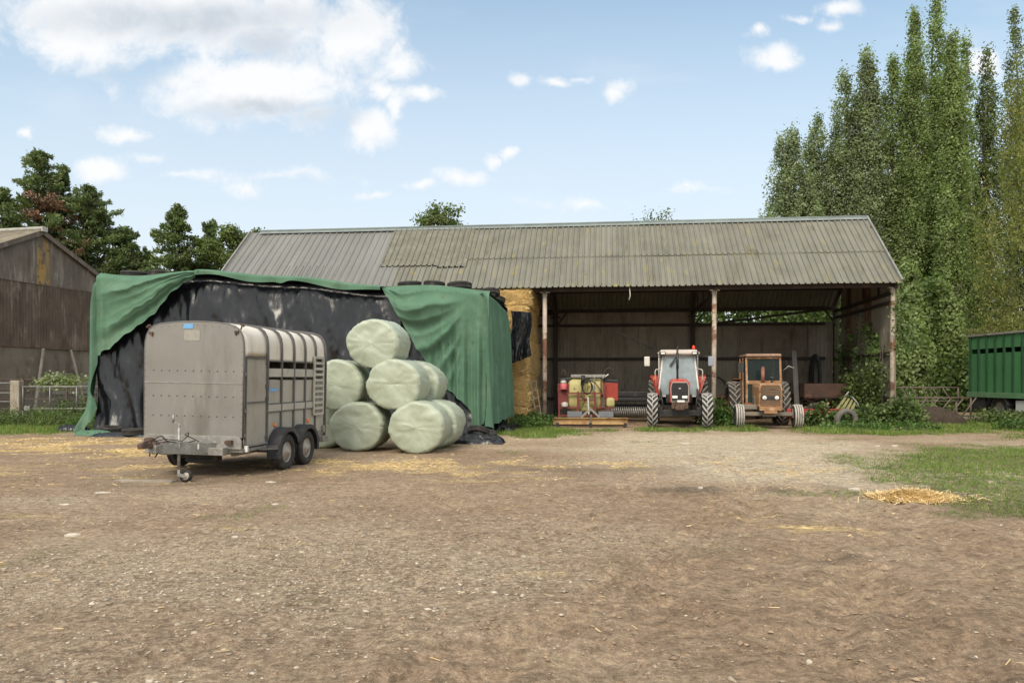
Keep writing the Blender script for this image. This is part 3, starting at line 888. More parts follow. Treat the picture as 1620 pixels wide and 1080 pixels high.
# left side, top, back
P3_ = SPL - D2 + .1
Z3 = ztop(SPL) * (1 - T2) - .02
mb.grid(np.stack([B0.x + BU.x * P3_ + BN.x * Q2, B0.y + BU.y * P3_ + BN.y * Q2, Z3], -1))
for q0, q1, kind in ((QS + .1, SQ, 'top'),):
    Pg, Qg = np.meshgrid(np.linspace(SPL, SPR, 120), np.linspace(q0, q1, 30), indexing='ij')
    Zg = ztop(Pg) - .03 + .05 * (fbm(Pg, Qg, 66) - .5)
    mb.grid(np.stack([B0.x + BU.x * Pg + BN.x * Qg, B0.y + BU.y * Pg + BN.y * Qg, Zg], -1))
Pg, Tg = np.meshgrid(np.linspace(SPL, SPR, 40), np.linspace(0, 1, 10), indexing='ij')
Zg = ztop(Pg) * (1 - Tg) - .03
mb.grid(np.stack([B0.x + BU.x * Pg + BN.x * SQ, B0.y + BU.y * Pg + BN.y * SQ, Zg], -1))
# spare plastic lying crumpled on the ground at the right corner
def crumple(cx, cy, lx, ly, hgt, s, rz=0):
    u, v = np.meshgrid(np.linspace(-1, 1, 44), np.linspace(-1, 1, 30), indexing='ij')
    e = np.clip(1 - (u ** 4 + v ** 4), 0, 1)
    z = hgt * (.25 + 1.5 * (1 - np.abs(2 * fbm(u * 3 + 5 * s, v * 3, 300 + s, 4) - 1)) ** 2) * e ** .5 + .004
    wob = 1 + .25 * (fbm(u * 2, v * 2, 310 + s) - .5)
    x = u * lx * wob; y = v * ly * wob
    c_, s_ = math.cos(rz), math.sin(rz)
    return np.stack([cx + x * c_ - y * s_, cy + x * s_ + y * c_, z], -1)
g1 = gnd(750, 700); g2 = gnd(795, 680); g3 = gnd(215, 690); g4 = gnd(115, 682)
for gp, lx, ly, hh_, s_ in ((g1, .75, .45, .13, 1), (g2, .55, 1.1, .13, 2), (g3, 1.3, .3, .07, 3), (g4, .5, .3, .12, 4)):
    mb.grid(crumple(gp.x, gp.y, lx, ly, hh_, s_, R(-BA)))
# flap of plastic hanging beyond the right end
u, v = np.meshgrid(np.linspace(0, 1, 30), np.linspace(0, 1, 40), indexing='ij')
pa = -1.12 + u * .72 + .04 * np.sin(v * 7); za = 4.0 - .08 * u - v * (1.85 - .35 * u) ; qa = -1.0 - .15 * u + .06 * np.sin(u * 9 + v * 4) + 1.2 * crinkle(u * 2.2 + v, v * 3, 5)
mb.grid(np.stack([B0.x + BU.x * pa + BN.x * qa, B0.y + BU.y * pa + BN.y * qa, za], -1))
o = mb.build('plastic_sheet', m_black, normals=False)
tag(o, 'shiny black plastic sheet wrapped round the stack under the green cover', 'plastic sheet')

# ---- the green cover
mb = MB()
def interp(xs_, pts, a=0, b_=1):
    pts = sorted(pts, key=lambda t: t[a]); return np.interp(xs_, [t[a] for t in pts], [t[b_] for t in pts])
def front_grid(px, ylow, nz_, disp, base=.30, topoff=.035, tuck=.09):
    """columns at the photo columns px, hanging from the stack's top edge to photo row ylow"""
    n = len(px); G = np.zeros((n, nz_ + 1, 3))
    p = np.array([front_pz(x, 500, QS)[0] for x in px])
    zl = np.array([front_pz(x, y, QS)[1] for x, y in zip(px, ylow)])
    zt = ztop(p) + topoff
    t = np.linspace(0, 1, nz_ + 1)[None]
    z = zt[:, None] * (1 - t) + zl[:, None] * t
    P = np.repeat(p[:, None], nz_ + 1, 1); T = np.repeat(t, n, 0)
    d = disp(P, z, T, zt[:, None], zl[:, None])
    q = QS - base - d + (base - .1) * np.exp(-((zt[:, None] - z) / tuck) ** 2)
    return np.stack([B0.x + BU.x * P + BN.x * q, B0.y + BU.y * P + BN.y * q, z], -1)
def ridge(s_):
    """sharp fold crests between rounder hollows"""
    return 1 - np.abs(np.sin(s_))
# left swag
hemL = [(162, 563), (175, 556), (190, 548), (208, 534), (225, 521), (240, 509), (254, 497), (267, 483), (278, 470), (292, 457), (306, 446), (318, 441)]
pxl = np.linspace(162, 318, 90); yl = interp(pxl, hemL) + 1.2 * np.sin(pxl * .35)
pA = front_pz(162, 500, QS)[0]; pB = front_pz(318, 500, QS)[0]
def dL(P, z, T, zt, zl):
    tau = np.clip((P - pA) / (pB - pA), 0, 1)
    w = fbm(P * .9, z * .9, 201, 3)
    f = .20 * ridge(T * 7.5 + 2.2 * w + tau * .8) * (.35 + .65 * np.sin(PI * np.clip(tau * .85 + .12, 0, 1))) * (1 - .3 * tau) * sstep(0, .1, T)
    f = f + .05 * ridge(T * 19 + 3 * w + tau) * sstep(.05, .2, T) * (.3 + .7 * tau) + .16 * np.exp(-((T - .42) / .22) ** 2) * np.sin(PI * tau)
    vert = .07 * np.sin(P * 17 + 1.5 * fbm(P, z * .5, 203, 3))
    k = 1 - sstep(0, .22, tau)
    return f * (1 - .7 * k) + vert * k * sstep(.0, .4, T) + .03 * (fbm(P * 4, z * 4, 205, 3) - .5)
mb.grid(front_grid(pxl, yl, 70, dL))
# strip hanging at the left corner
ys = np.linspace(438, 684, 90)
G = np.zeros((26, 90, 3))
for j, y in enumerate(ys):
    xl = float(interp([y], [(168, 436), (160, 441), (156, 455), (151, 500), (147, 560), (143, 620), (140, 650), (131, 684)], 1, 0)[0]) if y > 436 else 168
    xr = float(interp([y], [(163, 430), (163, 575), (158, 600), (155, 618), (161, 632), (164, 645), (161, 664), (147, 684)], 1, 0)[0])
    for i in range(26):
        u_ = i / 25; x = xl + (xr - xl) * u_
        p, z = front_pz(x, y, QS)
        d = .07 * math.sin(p * 17 + 1.5 * float(fbm(p, z * .5, 203, 3))) * min(1, (4.8 - z) / .8) + .22 * float(sstep(1.2, 0, z)) + .30
        cor = max(0, 1 - u_ * 3.2)
        q = QS - d + .5 * cor ** 2 + .3 * float(sstep(.35, 0, abs(4.8 - z)))
        G[i, j] = bl(p, q, max(z, .02))
mb.grid(G)
# hem bunched on the ground
g5 = gnd(138, 688); mb.grid(crumple(g5.x + .2, g5.y - .1, .5, .2, .09, 6, R(-4)))
# narrow edge along the top
pxm = np.linspace(316, 606, 150)
def row_of(x, z):
    k = (x - 810) / F; p = front_pz(x, 500, QS)[0]
    return HY - (z - H) * F / (B0.y + BN.y * QS + BU.y * p)
ym = np.array([row_of(x, float(ztop(front_pz(x, 500, QS)[0])) - .13 - .05 * math.sin(x * .05) - .07 * math.exp(-((x - 452) / 9) ** 2)) for x in pxm]) if True else interp(pxm, [(316, 441), (335, 437), (380, 441), (440, 447), (452, 452), (465, 446), (520, 446), (560, 447), (606, 452)]) + 1.0 * np.sin(pxm * .12)
mb.grid(front_grid(pxm, ym, 8, lambda P, z, T, zt, zl: .03 * np.sin(P * 6) * T + .02, topoff=.07, tuck=.03))
# right swag
hemR = [(604, 453), (613, 463), (622, 475), (631, 490), (640, 507), (650, 525), (659, 542), (670, 560), (681, 577), (691, 592), (700, 605), (719, 622), (741, 641), (748, 652), (751, 684), (769, 668), (772, 690), (776, 690)]
pxr = np.concatenate([np.linspace(604, 747, 100), np.linspace(748, 776, 32)]); yr = interp(pxr, hemR) + .9 * np.sin(pxr * .4)
qA = front_pz(606, 500, QS)[0]; qB = front_pz(752, 500, QS)[0]
def dR(P, z, T, zt, zl):
    tau = np.clip((P - qA) / (qB - qA), 0, 1)
    drop = zt - z
    v2 = drop / (.22 + .95 * np.sin(PI * tau ** .85))
    w = fbm(P * 1.1, z * .8, 221, 3)
    f = .26 * ridge(v2 * 3.6 + 1.6 * w) * (1 - .75 * sstep(1.5, 3.2, drop)) * sstep(0, .12, drop) * (.25 + .75 * np.sin(PI * tau)) * (1 - sstep(.72, .93, tau))
    f = f + .08 * ridge(v2 * 9 + 2.5 * w) * (1 - sstep(1.2, 2.6, drop)) * sstep(.05, .2, drop) * (1 - sstep(.6, .85, tau)) * sstep(0, .15, tau)
    hemf = .10 * ridge(T * 9 + w) * (1 - sstep(.0, .35, tau))
    vert = (.07 * np.sin(P * 13 + 2.2 * fbm(P * .8, z * .35, 223, 3)) + .045 * np.sin(P * 31 + 3 * fbm(P, z * .4, 227, 3))) * sstep(.5, 2.4, drop) * sstep(.35, .75, tau)
    sag = .28 * np.sin(PI * tau) * np.exp(-((drop - .75) / .6) ** 2)
    return f * .8 + hemf * .6 + vert + sag + .03 * (fbm(P * 4, z * 4, 225, 3) - .5)
mb.grid(front_grid(pxr, yr, 90, dR))
# right side: hangs in vertical folds
qg, tg = np.meshgrid(np.linspace(QS - .40, SQ + .1, 110), np.linspace(0, 1, 70), indexing='ij')
zt_ = ztop(SPR) + .035 - .10 * sstep(-4.5, -1.5, qg) - .25 * np.exp(-((qg - SQ) / .25) ** 2)
zlow = .22 + .22 * fbm(qg * 1.6, 0 * qg, 231, 3) - .25 * np.exp(-((qg - QS) / .3) ** 2)
zg = zt_ * (1 - tg) + zlow * tg
fold = .8 * np.sin(qg * 8.5 + 2.0 * fbm(qg * .7, zg * .25, 233, 3)) + .6 * np.sin(qg * 21 + 3 * fbm(qg, zg * .4, 235, 3))
pg = SPR + .05 - .10 * np.exp(-((qg - QS + .40) / .12) ** 2) + .10 * fold * sstep(0, .25, tg) * (.5 + .7 * tg) + .05 * tg - .18 * np.exp(-((zt_ - zg) / .09) ** 2)
mb.grid(np.stack([B0.x + BU.x * pg + BN.x * qg, B0.y + BU.y * pg + BN.y * qg, zg], -1))
# over the top
Pg, Qg = np.meshgrid(np.linspace(SPL - .05, SPR + .02, 140), np.linspace(QS, SQ, 30), indexing='ij')
Zg = ztop(Pg) + .03 + .08 * (fbm(Pg * 1.2, Qg * 1.2, 241) - .5)
mb.grid(np.stack([B0.x + BU.x * Pg + BN.x * Qg, B0.y + BU.y * Pg + BN.y * Qg, Zg], -1))
o = mb.build('green_tarpaulin', m_net, normals=False)
tag(o, 'faded green sheet draped over the black plastic stack in long swags', 'tarpaulin')

# ---- tyres
m_tyre = mat('old_tyre_rubber', (.028, .026, .024), .85, var=.35, vs=5, patches=[((.085, .075, .06), 4, .5, .72)], bump=.4, bs=30)
def tyre_mesh(mb, Ro, Ri, w, n=40, M=None, lug=.012, nl=40):
    """tyre about local z, blocks cut into the tread"""
    prof = [(Ri, -w * .36), (Ri + (Ro - Ri) * .25, -w * .47), (Ri + (Ro - Ri) * .65, -w * .5), (Ro - .02, -w * .43), (Ro, -w * .34), (Ro, -w * .12), (Ro - .01, -w * .1), (Ro - .01, -w * .06), (Ro, -w * .04),
            (Ro, w * .04), (Ro - .01, w * .06), (Ro - .01, w * .1), (Ro, w * .12), (Ro, w * .34), (Ro - .02, w * .43), (Ri + (Ro - Ri) * .65, w * .5), (Ri + (Ro - Ri) * .25, w * .47), (Ri, w * .36), (Ri + .02, 0)]
    mb.lathe(prof, n, M, closed=True)
    return mb
t0 = tyre_mesh(MB(), .34, .20, .2).build('tyre', m_tyre)
tyres = []
def put_tyre(label, loc, rot=(0, 0, 0), s=1.0, group='old tyres weighing down the stack cover'):
    if not tyres: o = t0
    else:
        o = t0.copy(); COL.objects.link(o)
    tyres.append(o)
    o.location = loc; o.rotation_euler = rot; o.scale = (s, s, s)
    tag(o, label, 'tyre', group)
def on_top(x, back=.55):
    p, z = front_pz(x, 440, QS + back); return bw(p, QS + back, float(ztop(p)) + .13)
put_tyre('tyre on the green cover at the end near the old shed', on_top(212), (.05, .03, 0), 1.15)
put_tyre('flatter tyre beside the end tyre on the stack, towards its middle', on_top(252, .6), (-.08, .1, 1), 1.0)
put_tyre('tyre on the stack top closest to the middle, above the round bales', on_top(648), (.04, -.05, 0), 1.05)
put_tyre('middle tyre of the row on the stack above the right swag', on_top(687), (.05, .04, 1), .95)
put_tyre('tyre resting on the stack just before its corner', on_top(727, .5), (0, .08, 2), 1.08)
put_tyre('tyre tipped over the side edge of the stack beside the straw', bw(-1.42, -3.9, 4.28), (.05, .22, 2), .95)
put_tyre('last tyre on the stack edge, closest to the barn post', bw(-1.4, -2.6, 4.22), (.05, .22, 1), .9)
for x, y, lab, rot, s in [(213, 690, 'whole tyre lying flat at the foot of the black sheet beside the trailer', (0, 0, 0), 1.0), (177, 686, 'tyre half under the green hem at the foot of the stack', (.1, .0, 1), .95),
                          (757, 697, 'tyre leaning on crumpled plastic at the stack corner', (-.5, .15, 0), .85), (778, 700, 'small dark tyre flat on the ground just outside the stack corner', (0, 0, 2), .62), (771, 690, 'tyre half hidden behind the leaning one at the stack corner', (.15, .3, 0), .8)]:
    g_ = gnd(x, y); put_tyre(lab, (g_.x, g_.y, .10 * s + (.14 if rot[0] < -.3 else .03)), rot, s, 'old tyres on the ground round the stack')

# ---- straw bales inside the barn
m_straw = mat('baled_straw', (.56, .37, .145), .95, var=.35, vs=4, patches=[((.74, .55, .26), 6, .5, .68, (1, 1, 2.5)), ((.42, .27, .1), 5, .58, .72, (1, 1, 3))], bump=1.0, bs=26, bdist=.06, bst=(1, 1, 2.2))
def straw_bale(seed, w, d, h, n=6):
    rs = np.random.default_rng(seed)
    mb = MB()
    def face(fn):
        u, v = np.meshgrid(np.linspace(-1, 1, 15), np.linspace(-1, 1, 11), indexing='ij')
        return fn(u, v)
    def rnd(x, y, z):
        # rounded, bulging, hairy box
        P = np.stack([x, y, z], -1)
        k = (np.abs(x) ** 12 + np.abs(y) ** 12 + np.abs(z) ** 12) ** (-1 / 12.)
        P = P * k[..., None] * np.array([w / 2, d / 2, h / 2])
        r_ = (fbm(x * 3 + seed, y * 3 + z * 4, seed, 4) - .5) * .14
        P = P * (1 + r_[..., None])
        return P
    one = lambda u, s_: 0 * u + s_
    for s_ in (-1, 1):
        for fn in (lambda u, v: rnd(one(u, s_), u, v), lambda u, v: rnd(u, one(u, s_), v), lambda u, v: rnd(u, v, one(u, s_))):
            mb.grid(face(fn))
    return mb
stalk = leafmat('bale_stalks', (.56, .40, .17), (.78, .60, .30), (.42, .29, .12), trans=.05, clump=.2)
bale_mesh = []
for k in range(4):
    o = straw_bale(400 + k, 1.25, 2.35, .64).build('straw_bale', m_straw, normals=False); bale_mesh.append(o)
    n = 2600; u = rng.uniform(-.5, .5, (n, 2)); f = rng.random(n) < .6
    x = np.where(f, u[:, 0] * 1.2, .6); y = np.where(f, -1.13, u[:, 0] * 2.2); z = u[:, 1] * .58
    c_ = np.stack([x, y, z], -1)
    V = leaf_quads(c_, .26, .07)
    quads('straw_stalks', V, stalk, o)
rows = ['ground', 'second', 'third', 'fourth', 'fifth', 'sixth', 'seventh', 'top']
nb = 0
def put_bale(label, loc, rz):
    global nb
    if nb < 4: o = bale_mesh[nb]
    else:
        src = bale_mesh[nb % 4]; o = src.copy(); COL.objects.link(o)
        for ch in [c for c in bpy.data.objects if c.parent == src]:
            c = ch.copy(); COL.objects.link(c); c.parent = o
    nb += 1
    o.location = loc; o.rotation_euler = (random.uniform(-.02, .02), random.uniform(-.03, .03), rz)
    tag(o, label, 'straw bale', 'straw bales stacked inside the barn')
for r_ in range(8):
    z = .31 + .6 * r_
    jit = random.uniform(-.05, .05)
    put_bale('golden straw bale in the %s layer of the stack beside the barn post' % rows[r_], bw(-1.22 + jit + (.1 if r_ == 7 else 0), .75 + random.uniform(-.08, .08), z), R(-BA) + random.uniform(-.04, .04))
    put_bale('straw bale in the %s layer, one place back in the dark barn' % rows[r_], bw(-1.2 + random.uniform(-.06, .06), 3.15, z), R(-BA) + random.uniform(-.03, .03))
for r_ in (5, 6, 7):
    for c_ in (1, 2):
        put_bale('straw bale in the %s layer, %s behind the sheeted stack' % (rows[r_], 'half hidden' if c_ == 1 else 'mostly hidden'), bw(-1.2 - 1.26 * c_, .8 + random.uniform(-.05, .05), .31 + .6 * r_), R(-BA))

# ---- wrapped round bales
m_wrap = mat('pale_green_wrap', (.355, .395, .30), .38, var=.1, vs=1.2, patches=[((.39, .43, .33), 1.8, .5, .72), ((.27, .31, .215), 2.4, .6, .75, (1, 1, .4)), ((.30, .27, .20), 7, .66, .78)], bump=.3, bs=10, bdist=.03, spec=.5, bst=(1.6, .7, 1))
def wrapped_bale(seed, r=.64, L=1.08):
    """stretch-wrapped bale about local y, ends soft, waist slightly creased"""
    na, prof = 72, []
    for k in range(9): prof.append((r * (k / 8) ** .9 * .86, -L / 2 - .015 * (1 - (k / 8) ** 2)))
    for k in range(1, 9):
        t = PI / 2 * k / 8; prof.append((r * .86 + r * .14 * math.sin(t), -L / 2 + .12 * (1 - math.cos(t))))
    for k in range(1, 20): prof.append((r, -L / 2 + .12 + (L - .24) * k / 20))
    n0 = len(prof)
    prof += [(a, -b_) for a, b_ in prof[:17]][::-1]
    P = np.array(prof)
    ang = np.linspace(0, 2 * PI, na, endpoint=False)
    A, Rr = np.meshgrid(ang, P[:, 0], indexing='ij'); _, Yy = np.meshgrid(ang, P[:, 1], indexing='ij')
    ca, sa = np.cos(A), np.sin(A)
    lump = (fbm(ca * 2 + seed, sa * 2 + Yy * 1.2, seed, 3) - .5) * .12 + (1 - np.abs(2 * fbm(ca * 5 + seed, sa * 5 + Yy * 3, seed + 2, 3) - 1) - .6) * .035
    edge = np.exp(-((Rr - r * .95) / (.12 * r)) ** 2)
    rad = Rr * (1 + lump) * (1 + .018 * edge * (1 - np.abs(np.sin(A * 15 + 3 * fbm(ca * 3, sa * 3, seed + 9)))))
    crease = .012 * np.sin(A * 2 + Yy * 26 + seed) * (np.abs(Yy) < L / 2 - .1)
    rad = rad + crease * .5
    yy_ = Yy + (fbm(Rr * ca * 4 + seed, Rr * sa * 4, seed + 5, 3) - .5) * .07 - np.sign(Yy) * .022 * (np.abs(2 * fbm(Rr * ca * 3 + Rr * sa * 1.5 + seed, Rr * sa * 7, seed + 6, 3) - 1)) * (np.abs(Yy) > L / 2 - .06) + .02 * np.sin(Rr * ca * 7 + 4 * Rr * sa) * (np.abs(Yy) > L / 2 - .02) * .6 + np.sign(Yy) * .008 * (.3 + 1.4 * fbm(ca * 1.5 + 4, sa * 1.5, seed + 7)) * (1 - np.abs(np.sin(A * 9 + 2.5 * fbm(ca * 2, sa * 2, seed + 3)))) ** 2 * np.clip(Rr / r, 0, 1) ** 3 * (np.abs(Yy) > L / 2 - .1)
    X = rad * ca * .97; Z = rad * sa
    Z = np.where(Z < 0, np.maximum(Z * .90, -.555), Z * .87)
    G = np.stack([X, yy_, Z], -1)
    G = np.concatenate([G, G[:1]], 0)
    return MB().grid(G)
BR = R(-6)
def rb(label, x, y, z, seed, s=1, rz=0, tail=False):
    o = wrapped_bale(seed).build('wrapped_bale', m_wrap, normals=False)
    me_ = o.data
    o.location = (x, y, z); o.rotation_euler = (0, 0, BR + rz); o.scale = (s, s, s)
    tag(o, label, 'wrapped bale', 'round bales in pale green wrap')
    if tail:
        mb = MB(); u, v = np.meshgrid(np.linspace(0, 1, 8), np.linspace(0, 1, 12), indexing='ij')
        mb.grid(np.stack([.02 + u * .20 * (1 - v), -.625 - .035 * np.sin(PI * u) * (1 - .5 * v), .34 - v * .42 * (1 - .3 * u)], -1))
        mb.build('loose_wrap', m_wrap, o, solid=.004, normals=False)
    return o
Yb = 16.75
rb('lower front bale of the pyramid, next to the trailer', (566 - 810) / F * (Yb + .05), Yb + .65, .555, 3)
rb('lower front bale at the outer corner of the pyramid, beside the crumpled black plastic', (660 - 810) / F * (Yb - .35), Yb + .2, .555, 8, 1.0, .05)
rb('lower back bale at the outer corner, touching the fallen tyres', (688 - 810) / F * (Yb + 1.0), Yb + 1.38, .555, 14, 1.0, -.03)
rb('middle layer bale with its whole round face showing, below the top bale', (626 - 810) / F * Yb, Yb + .5, 1.49, 21)
rb('middle layer bale behind the one with its whole face showing', (658 - 810) / F * (Yb + 1.3), Yb + 1.75, 1.47, 27)
rb('middle layer bale cut off from view by the trailer slats', (532 - 810) / F * (Yb + .2), Yb + .75, 1.48, 33, 1.0, .06)
rb('topmost bale of the pyramid', (592 - 810) / F * Yb, Yb + .62, 2.40, 39, .98, -.03)
rb('lowest bale mostly hidden behind the trailer corner', (505 - 810) / F * (Yb + .7), Yb + 1.4, .555, 51)

# ================================================================== LIVESTOCK TRAILER
m_alu = mat('dull_aluminium', (.245, .236, .213), .42, .4, var=.10, vs=1.5, patches=[((.175, .163, .14), 1.4, .5, .75, (1, 1, .25)), ((.30, .277, .235), 2.2, .58, .75, (1.3, 1, .3)), ((.20, .165, .125), 7, .68, .78, (1, 1, .3))], bump=.08, bs=25)
m_aluside = mat('side_aluminium', (.36, .335, .285), .6, .0, var=.15, vs=1.6, patches=[((.26, .225, .18), 1.8, .48, .75, (1, 1, .3)), ((.43, .39, .33), 3, .6, .75)], bump=.08, bs=25)
m_galv = mat('galvanised_steel', (.27, .26, .235), .55, .5, var=.2, vs=8, patches=[((.34, .33, .31), 12, .5, .6), ((.19, .17, .15), 3, .58, .75)], bump=.1)
m_frame = mat('trailer_frame', (.125, .12, .118), .6, .3, var=.25, vs=4, patches=[((.16, .12, .09), 5, .6, .75)], bump=.1)
m_grp = mat('white_roof_shell', (.66, .61, .52), .45, var=.12, vs=1.3, patches=[((.46, .42, .34), 1.7, .55, .75, (1, 1, .35))], bump=.05)
m_belt = mat('pale_side_rail', (.44, .415, .36), .6, .3, var=.15, vs=3, patches=[((.3, .27, .22), 4, .55, .75)], bump=.08)
m_plastic = mat('black_mudguard', (.03, .032, .038), .5, var=.3, vs=4, patches=[((.10, .09, .075), 3, .5, .75)], bump=.1)
m_rub = mat('tyre_rubber', (.03, .029, .028), .8, var=.3, vs=6, patches=[((.10, .088, .07), 4, .5, .75)], bump=.2, bs=60)
m_rim = mat('dusty_steel_rim', (.34, .31, .27), .6, .3, var=.25, vs=9, patches=[((.16, .12, .09), 9, .58, .72)], bump=.1)
m_blackint = mat('dark_interior', (.03, .027, .024), .9)
m_rustiron = mat('rusty_iron', (.09, .06, .045), .85, .2, var=.4, vs=9, patches=[((.20, .11, .06), 8, .5, .7)], bump=.3)
m_blue = mat('blue_sticker', (.15, .36, .62), .5, var=.15, vs=20)
m_white = mat('white_sticker', (.70, .70, .68), .5, var=.12, vs=20)
m_fadedwhite = mat('faded_sticker', (.30, .28, .245), .6, var=.15, vs=12)
m_amber = mat('amber_lens', (.75, .22, .03), .25, var=.1)

TY = R(9.5); TW = .89; TL = 3.25
tr = thing('livestock_trailer', 'grey aluminium twin axle livestock trailer with a white ribbed roof, parked on its hitch', 'trailer', (-5.29, 12.55, 0), -TY)
tr.rotation_euler = (R(.2), R(1.0), -TY)
FZ, SZ = .476, 1.99
ROOF = [(TW, SZ), (TW, 2.10), (.883, 2.22), (.86, 2.33), (.81, 2.42), (.73, 2.48), (.60, 2.515), (.4, 2.54), (.2, 2.552), (0, 2.556)]
ROOFP = ROOF + [(-a, b_) for a, b_ in ROOF[-2::-1]]
out_ = [(TW, .66)] + ROOFP + [(-TW, .66)]
MB().prism(out_, -.012, .012).build('front_panel', m_alu, tr)
# seam, rivets, edge trim of the headboard
fp_ = [o for o in bpy.data.objects if o.name == 'front_panel'][0]
mb = MB(); mb.box((0, -.016, 1.545), (2 * TW - .02, .01, .016)); mb.build('seam_strip', m_galv, fp_)
mb = MB()
Mr = Matrix.Rotation(R(90), 4, 'X')
def dome(x, y, z, r, M_=None):
    mb.lathe([(r, 0), (r * .8, r * .5), (0, r * .7)], 6, Matrix.Translation((x, y, z)) @ (M_ or Mr))
for z in (1.745, 1.325, 1.0):
    for k in range(11): dome(-.72 + k * .144, -.012, z, .015)
for k in range(13):
    for sx_ in (-1, 1): dome(sx_ * .868, -.012, .8 + k * .105, .009)
for k in range(12): dome(-.72 + k * .131, -.012, 2.455 + .05 * (1 - abs(k - 5.5) / 5.5), .009)
mb.build('riveting', m_frame, fp_)
mb = MB(); mb.tube([(a, 0, b_) for a, b_ in out_], .017, 6); mb.build('edge_trim', m_frame, fp_)
mb = MB(); mb.box((-.1, -.016, 2.478), (.17, .006, .075)); mb.build('blue_sticker', m_blue, fp_)
mb = MB(); mb.box((-.03, -.0145, 2.33), (.28, .005, .17)); mb.prism([(-.17, 2.24), (-.02, 2.24), (-.02, 2.3), (-.12, 2.3)], -.0155, -.012); mb.build('faded_sticker', m_fadedwhite, fp_)
for sx_, z in ((-1, 2.36), (1, 2.39)):
    mb = MB(); mb.box((sx_ * .77, -.025, z), (.07, .03, .04)); mb.box((sx_ * .755, -.025, z - .03), (.02, .03, .05)); mb.bar((sx_ * .82, .02, z + .04), (sx_ * .84, .02, z + .11), .02); mb.box((sx_ * .845, .02, z + .115), (.07, .05, .035), (0, sx_ * .6, 0))
    mb.build('marker_lamp', m_rustiron, tr, bevel=.004)
# channel across the foot of the headboard
mb = MB(); ch = []
for cx, s_ in ((TW - .1, 0), (-(TW - .1), PI / 2)):
    for k in range(6):
        t = s_ + k * PI / 10; ch.append((cx + .1 * math.cos(t), .58 + .10 * math.sin(t)))
mb.prism([(TW, FZ)] + ch + [(-TW, FZ)], -.05, -.01); mb.build('headboard_channel', m_galv, tr, bevel=.004)
for sx_ in (-.74, .70):
    mb = MB(); mb.box((sx_, -.08, .585), (.10, .07, .075)); mb.box((sx_ - .05, -.09, .585), (.05, .04, .05)); mb.build('front_lamp', m_rustiron, tr, bevel=.006)
# floor, far side, back
mb = MB(); mb.box((0, TL / 2, .45), (2 * TW, TL, .06)); mb.build('floor', m_galv, tr)
mb = MB()
for sx_ in (-.6, .6): mb.box((sx_, TL / 2 + .1, .38), (.07, TL - .2, .1))
for y in (1.21, 2.03): mb.tube([(-.95, y, .33), (.95, y, .33)], .035, 8)
for y in (.3, 1.6, 2.9): mb.box((0, y, .4), (1.7, .06, .06))
mb.build('chassis', m_galv, tr)
mb = MB(); mb.box((-TW + .006, TL / 2, 1.23), (.012, TL, 1.5)); mb.box((-TW + .006, TL / 2, 1.9), (.012, TL, .1)); mb.build('side_panel', m_aluside, tr)
MB().prism([(TW - .02, FZ)] + [(a * .98, b_ - .01) for a, b_ in ROOFP] + [(-TW + .02, FZ)], TL - .03, TL - .01).build('rear_door', m_aluside, tr)
# near side: jockey door, panels, belts
Y1 = .78
mb = MB(); mb.box((TW - .006, .02 + Y1 / 2, (FZ + .05 + SZ) / 2), (.012, Y1 - .03, SZ - FZ - .05)); dr = mb.build('side_door', m_aluside, tr)
mb = MB(); mb.bar((TW + .012, .05, 1.23), (TW + .012, Y1 - .02, 1.23), .024, .022); mb.bar((TW + .012, .05, 1.975), (TW + .012, Y1 - .02, 1.975), .02, .03)
mb.bar((TW + .015, .06, .52), (TW + .015, .06, 1.96), .022)
for z in (.62, 1.28, 1.5, 1.9): mb.box((TW + .03, Y1 - .03, z), (.05, .035, .05))
for z in (.7, 1.1, 1.7): mb.box((TW + .022, .03, z), (.035, .035, .06))
mb.build('door_frame', m_frame, dr)
mb = MB(); mb.box((TW - .006, (Y1 + TL) / 2, 1.04), (.012, TL - Y1, 1.12)); sp = mb.build('side_panel', m_aluside, tr)
for z0, z1 in ((1.655, 1.805), (1.05, 1.17)):
    mb = MB(); mb.box((TW + .012, (Y1 + TL - .5) / 2, (z0 + z1) / 2), (.03, TL - .52 - Y1, z1 - z0)); mb.build('side_rail', m_belt, tr, bevel=.008)
mb = MB(); mb.box((TW + .008, (Y1 + TL - .5) / 2, 1.04), (.02, TL - .52 - Y1, .02)); mb.box((TW + .01, (Y1 + TL - .5) / 2, 1.183), (.02, TL - .52 - Y1, .02)); mb.box((TW + .012, (Y1 + TL - .4) / 2, 1.935), (.03, TL - .4 - Y1, .022)); mb.build('side_trim', m_frame, tr)
mb = MB(); mb.box((TW - .004, (Y1 + TL) / 2, .53), (.03, TL - Y1 - .1, .09)); mb.build('bottom_rail', m_alu, tr)
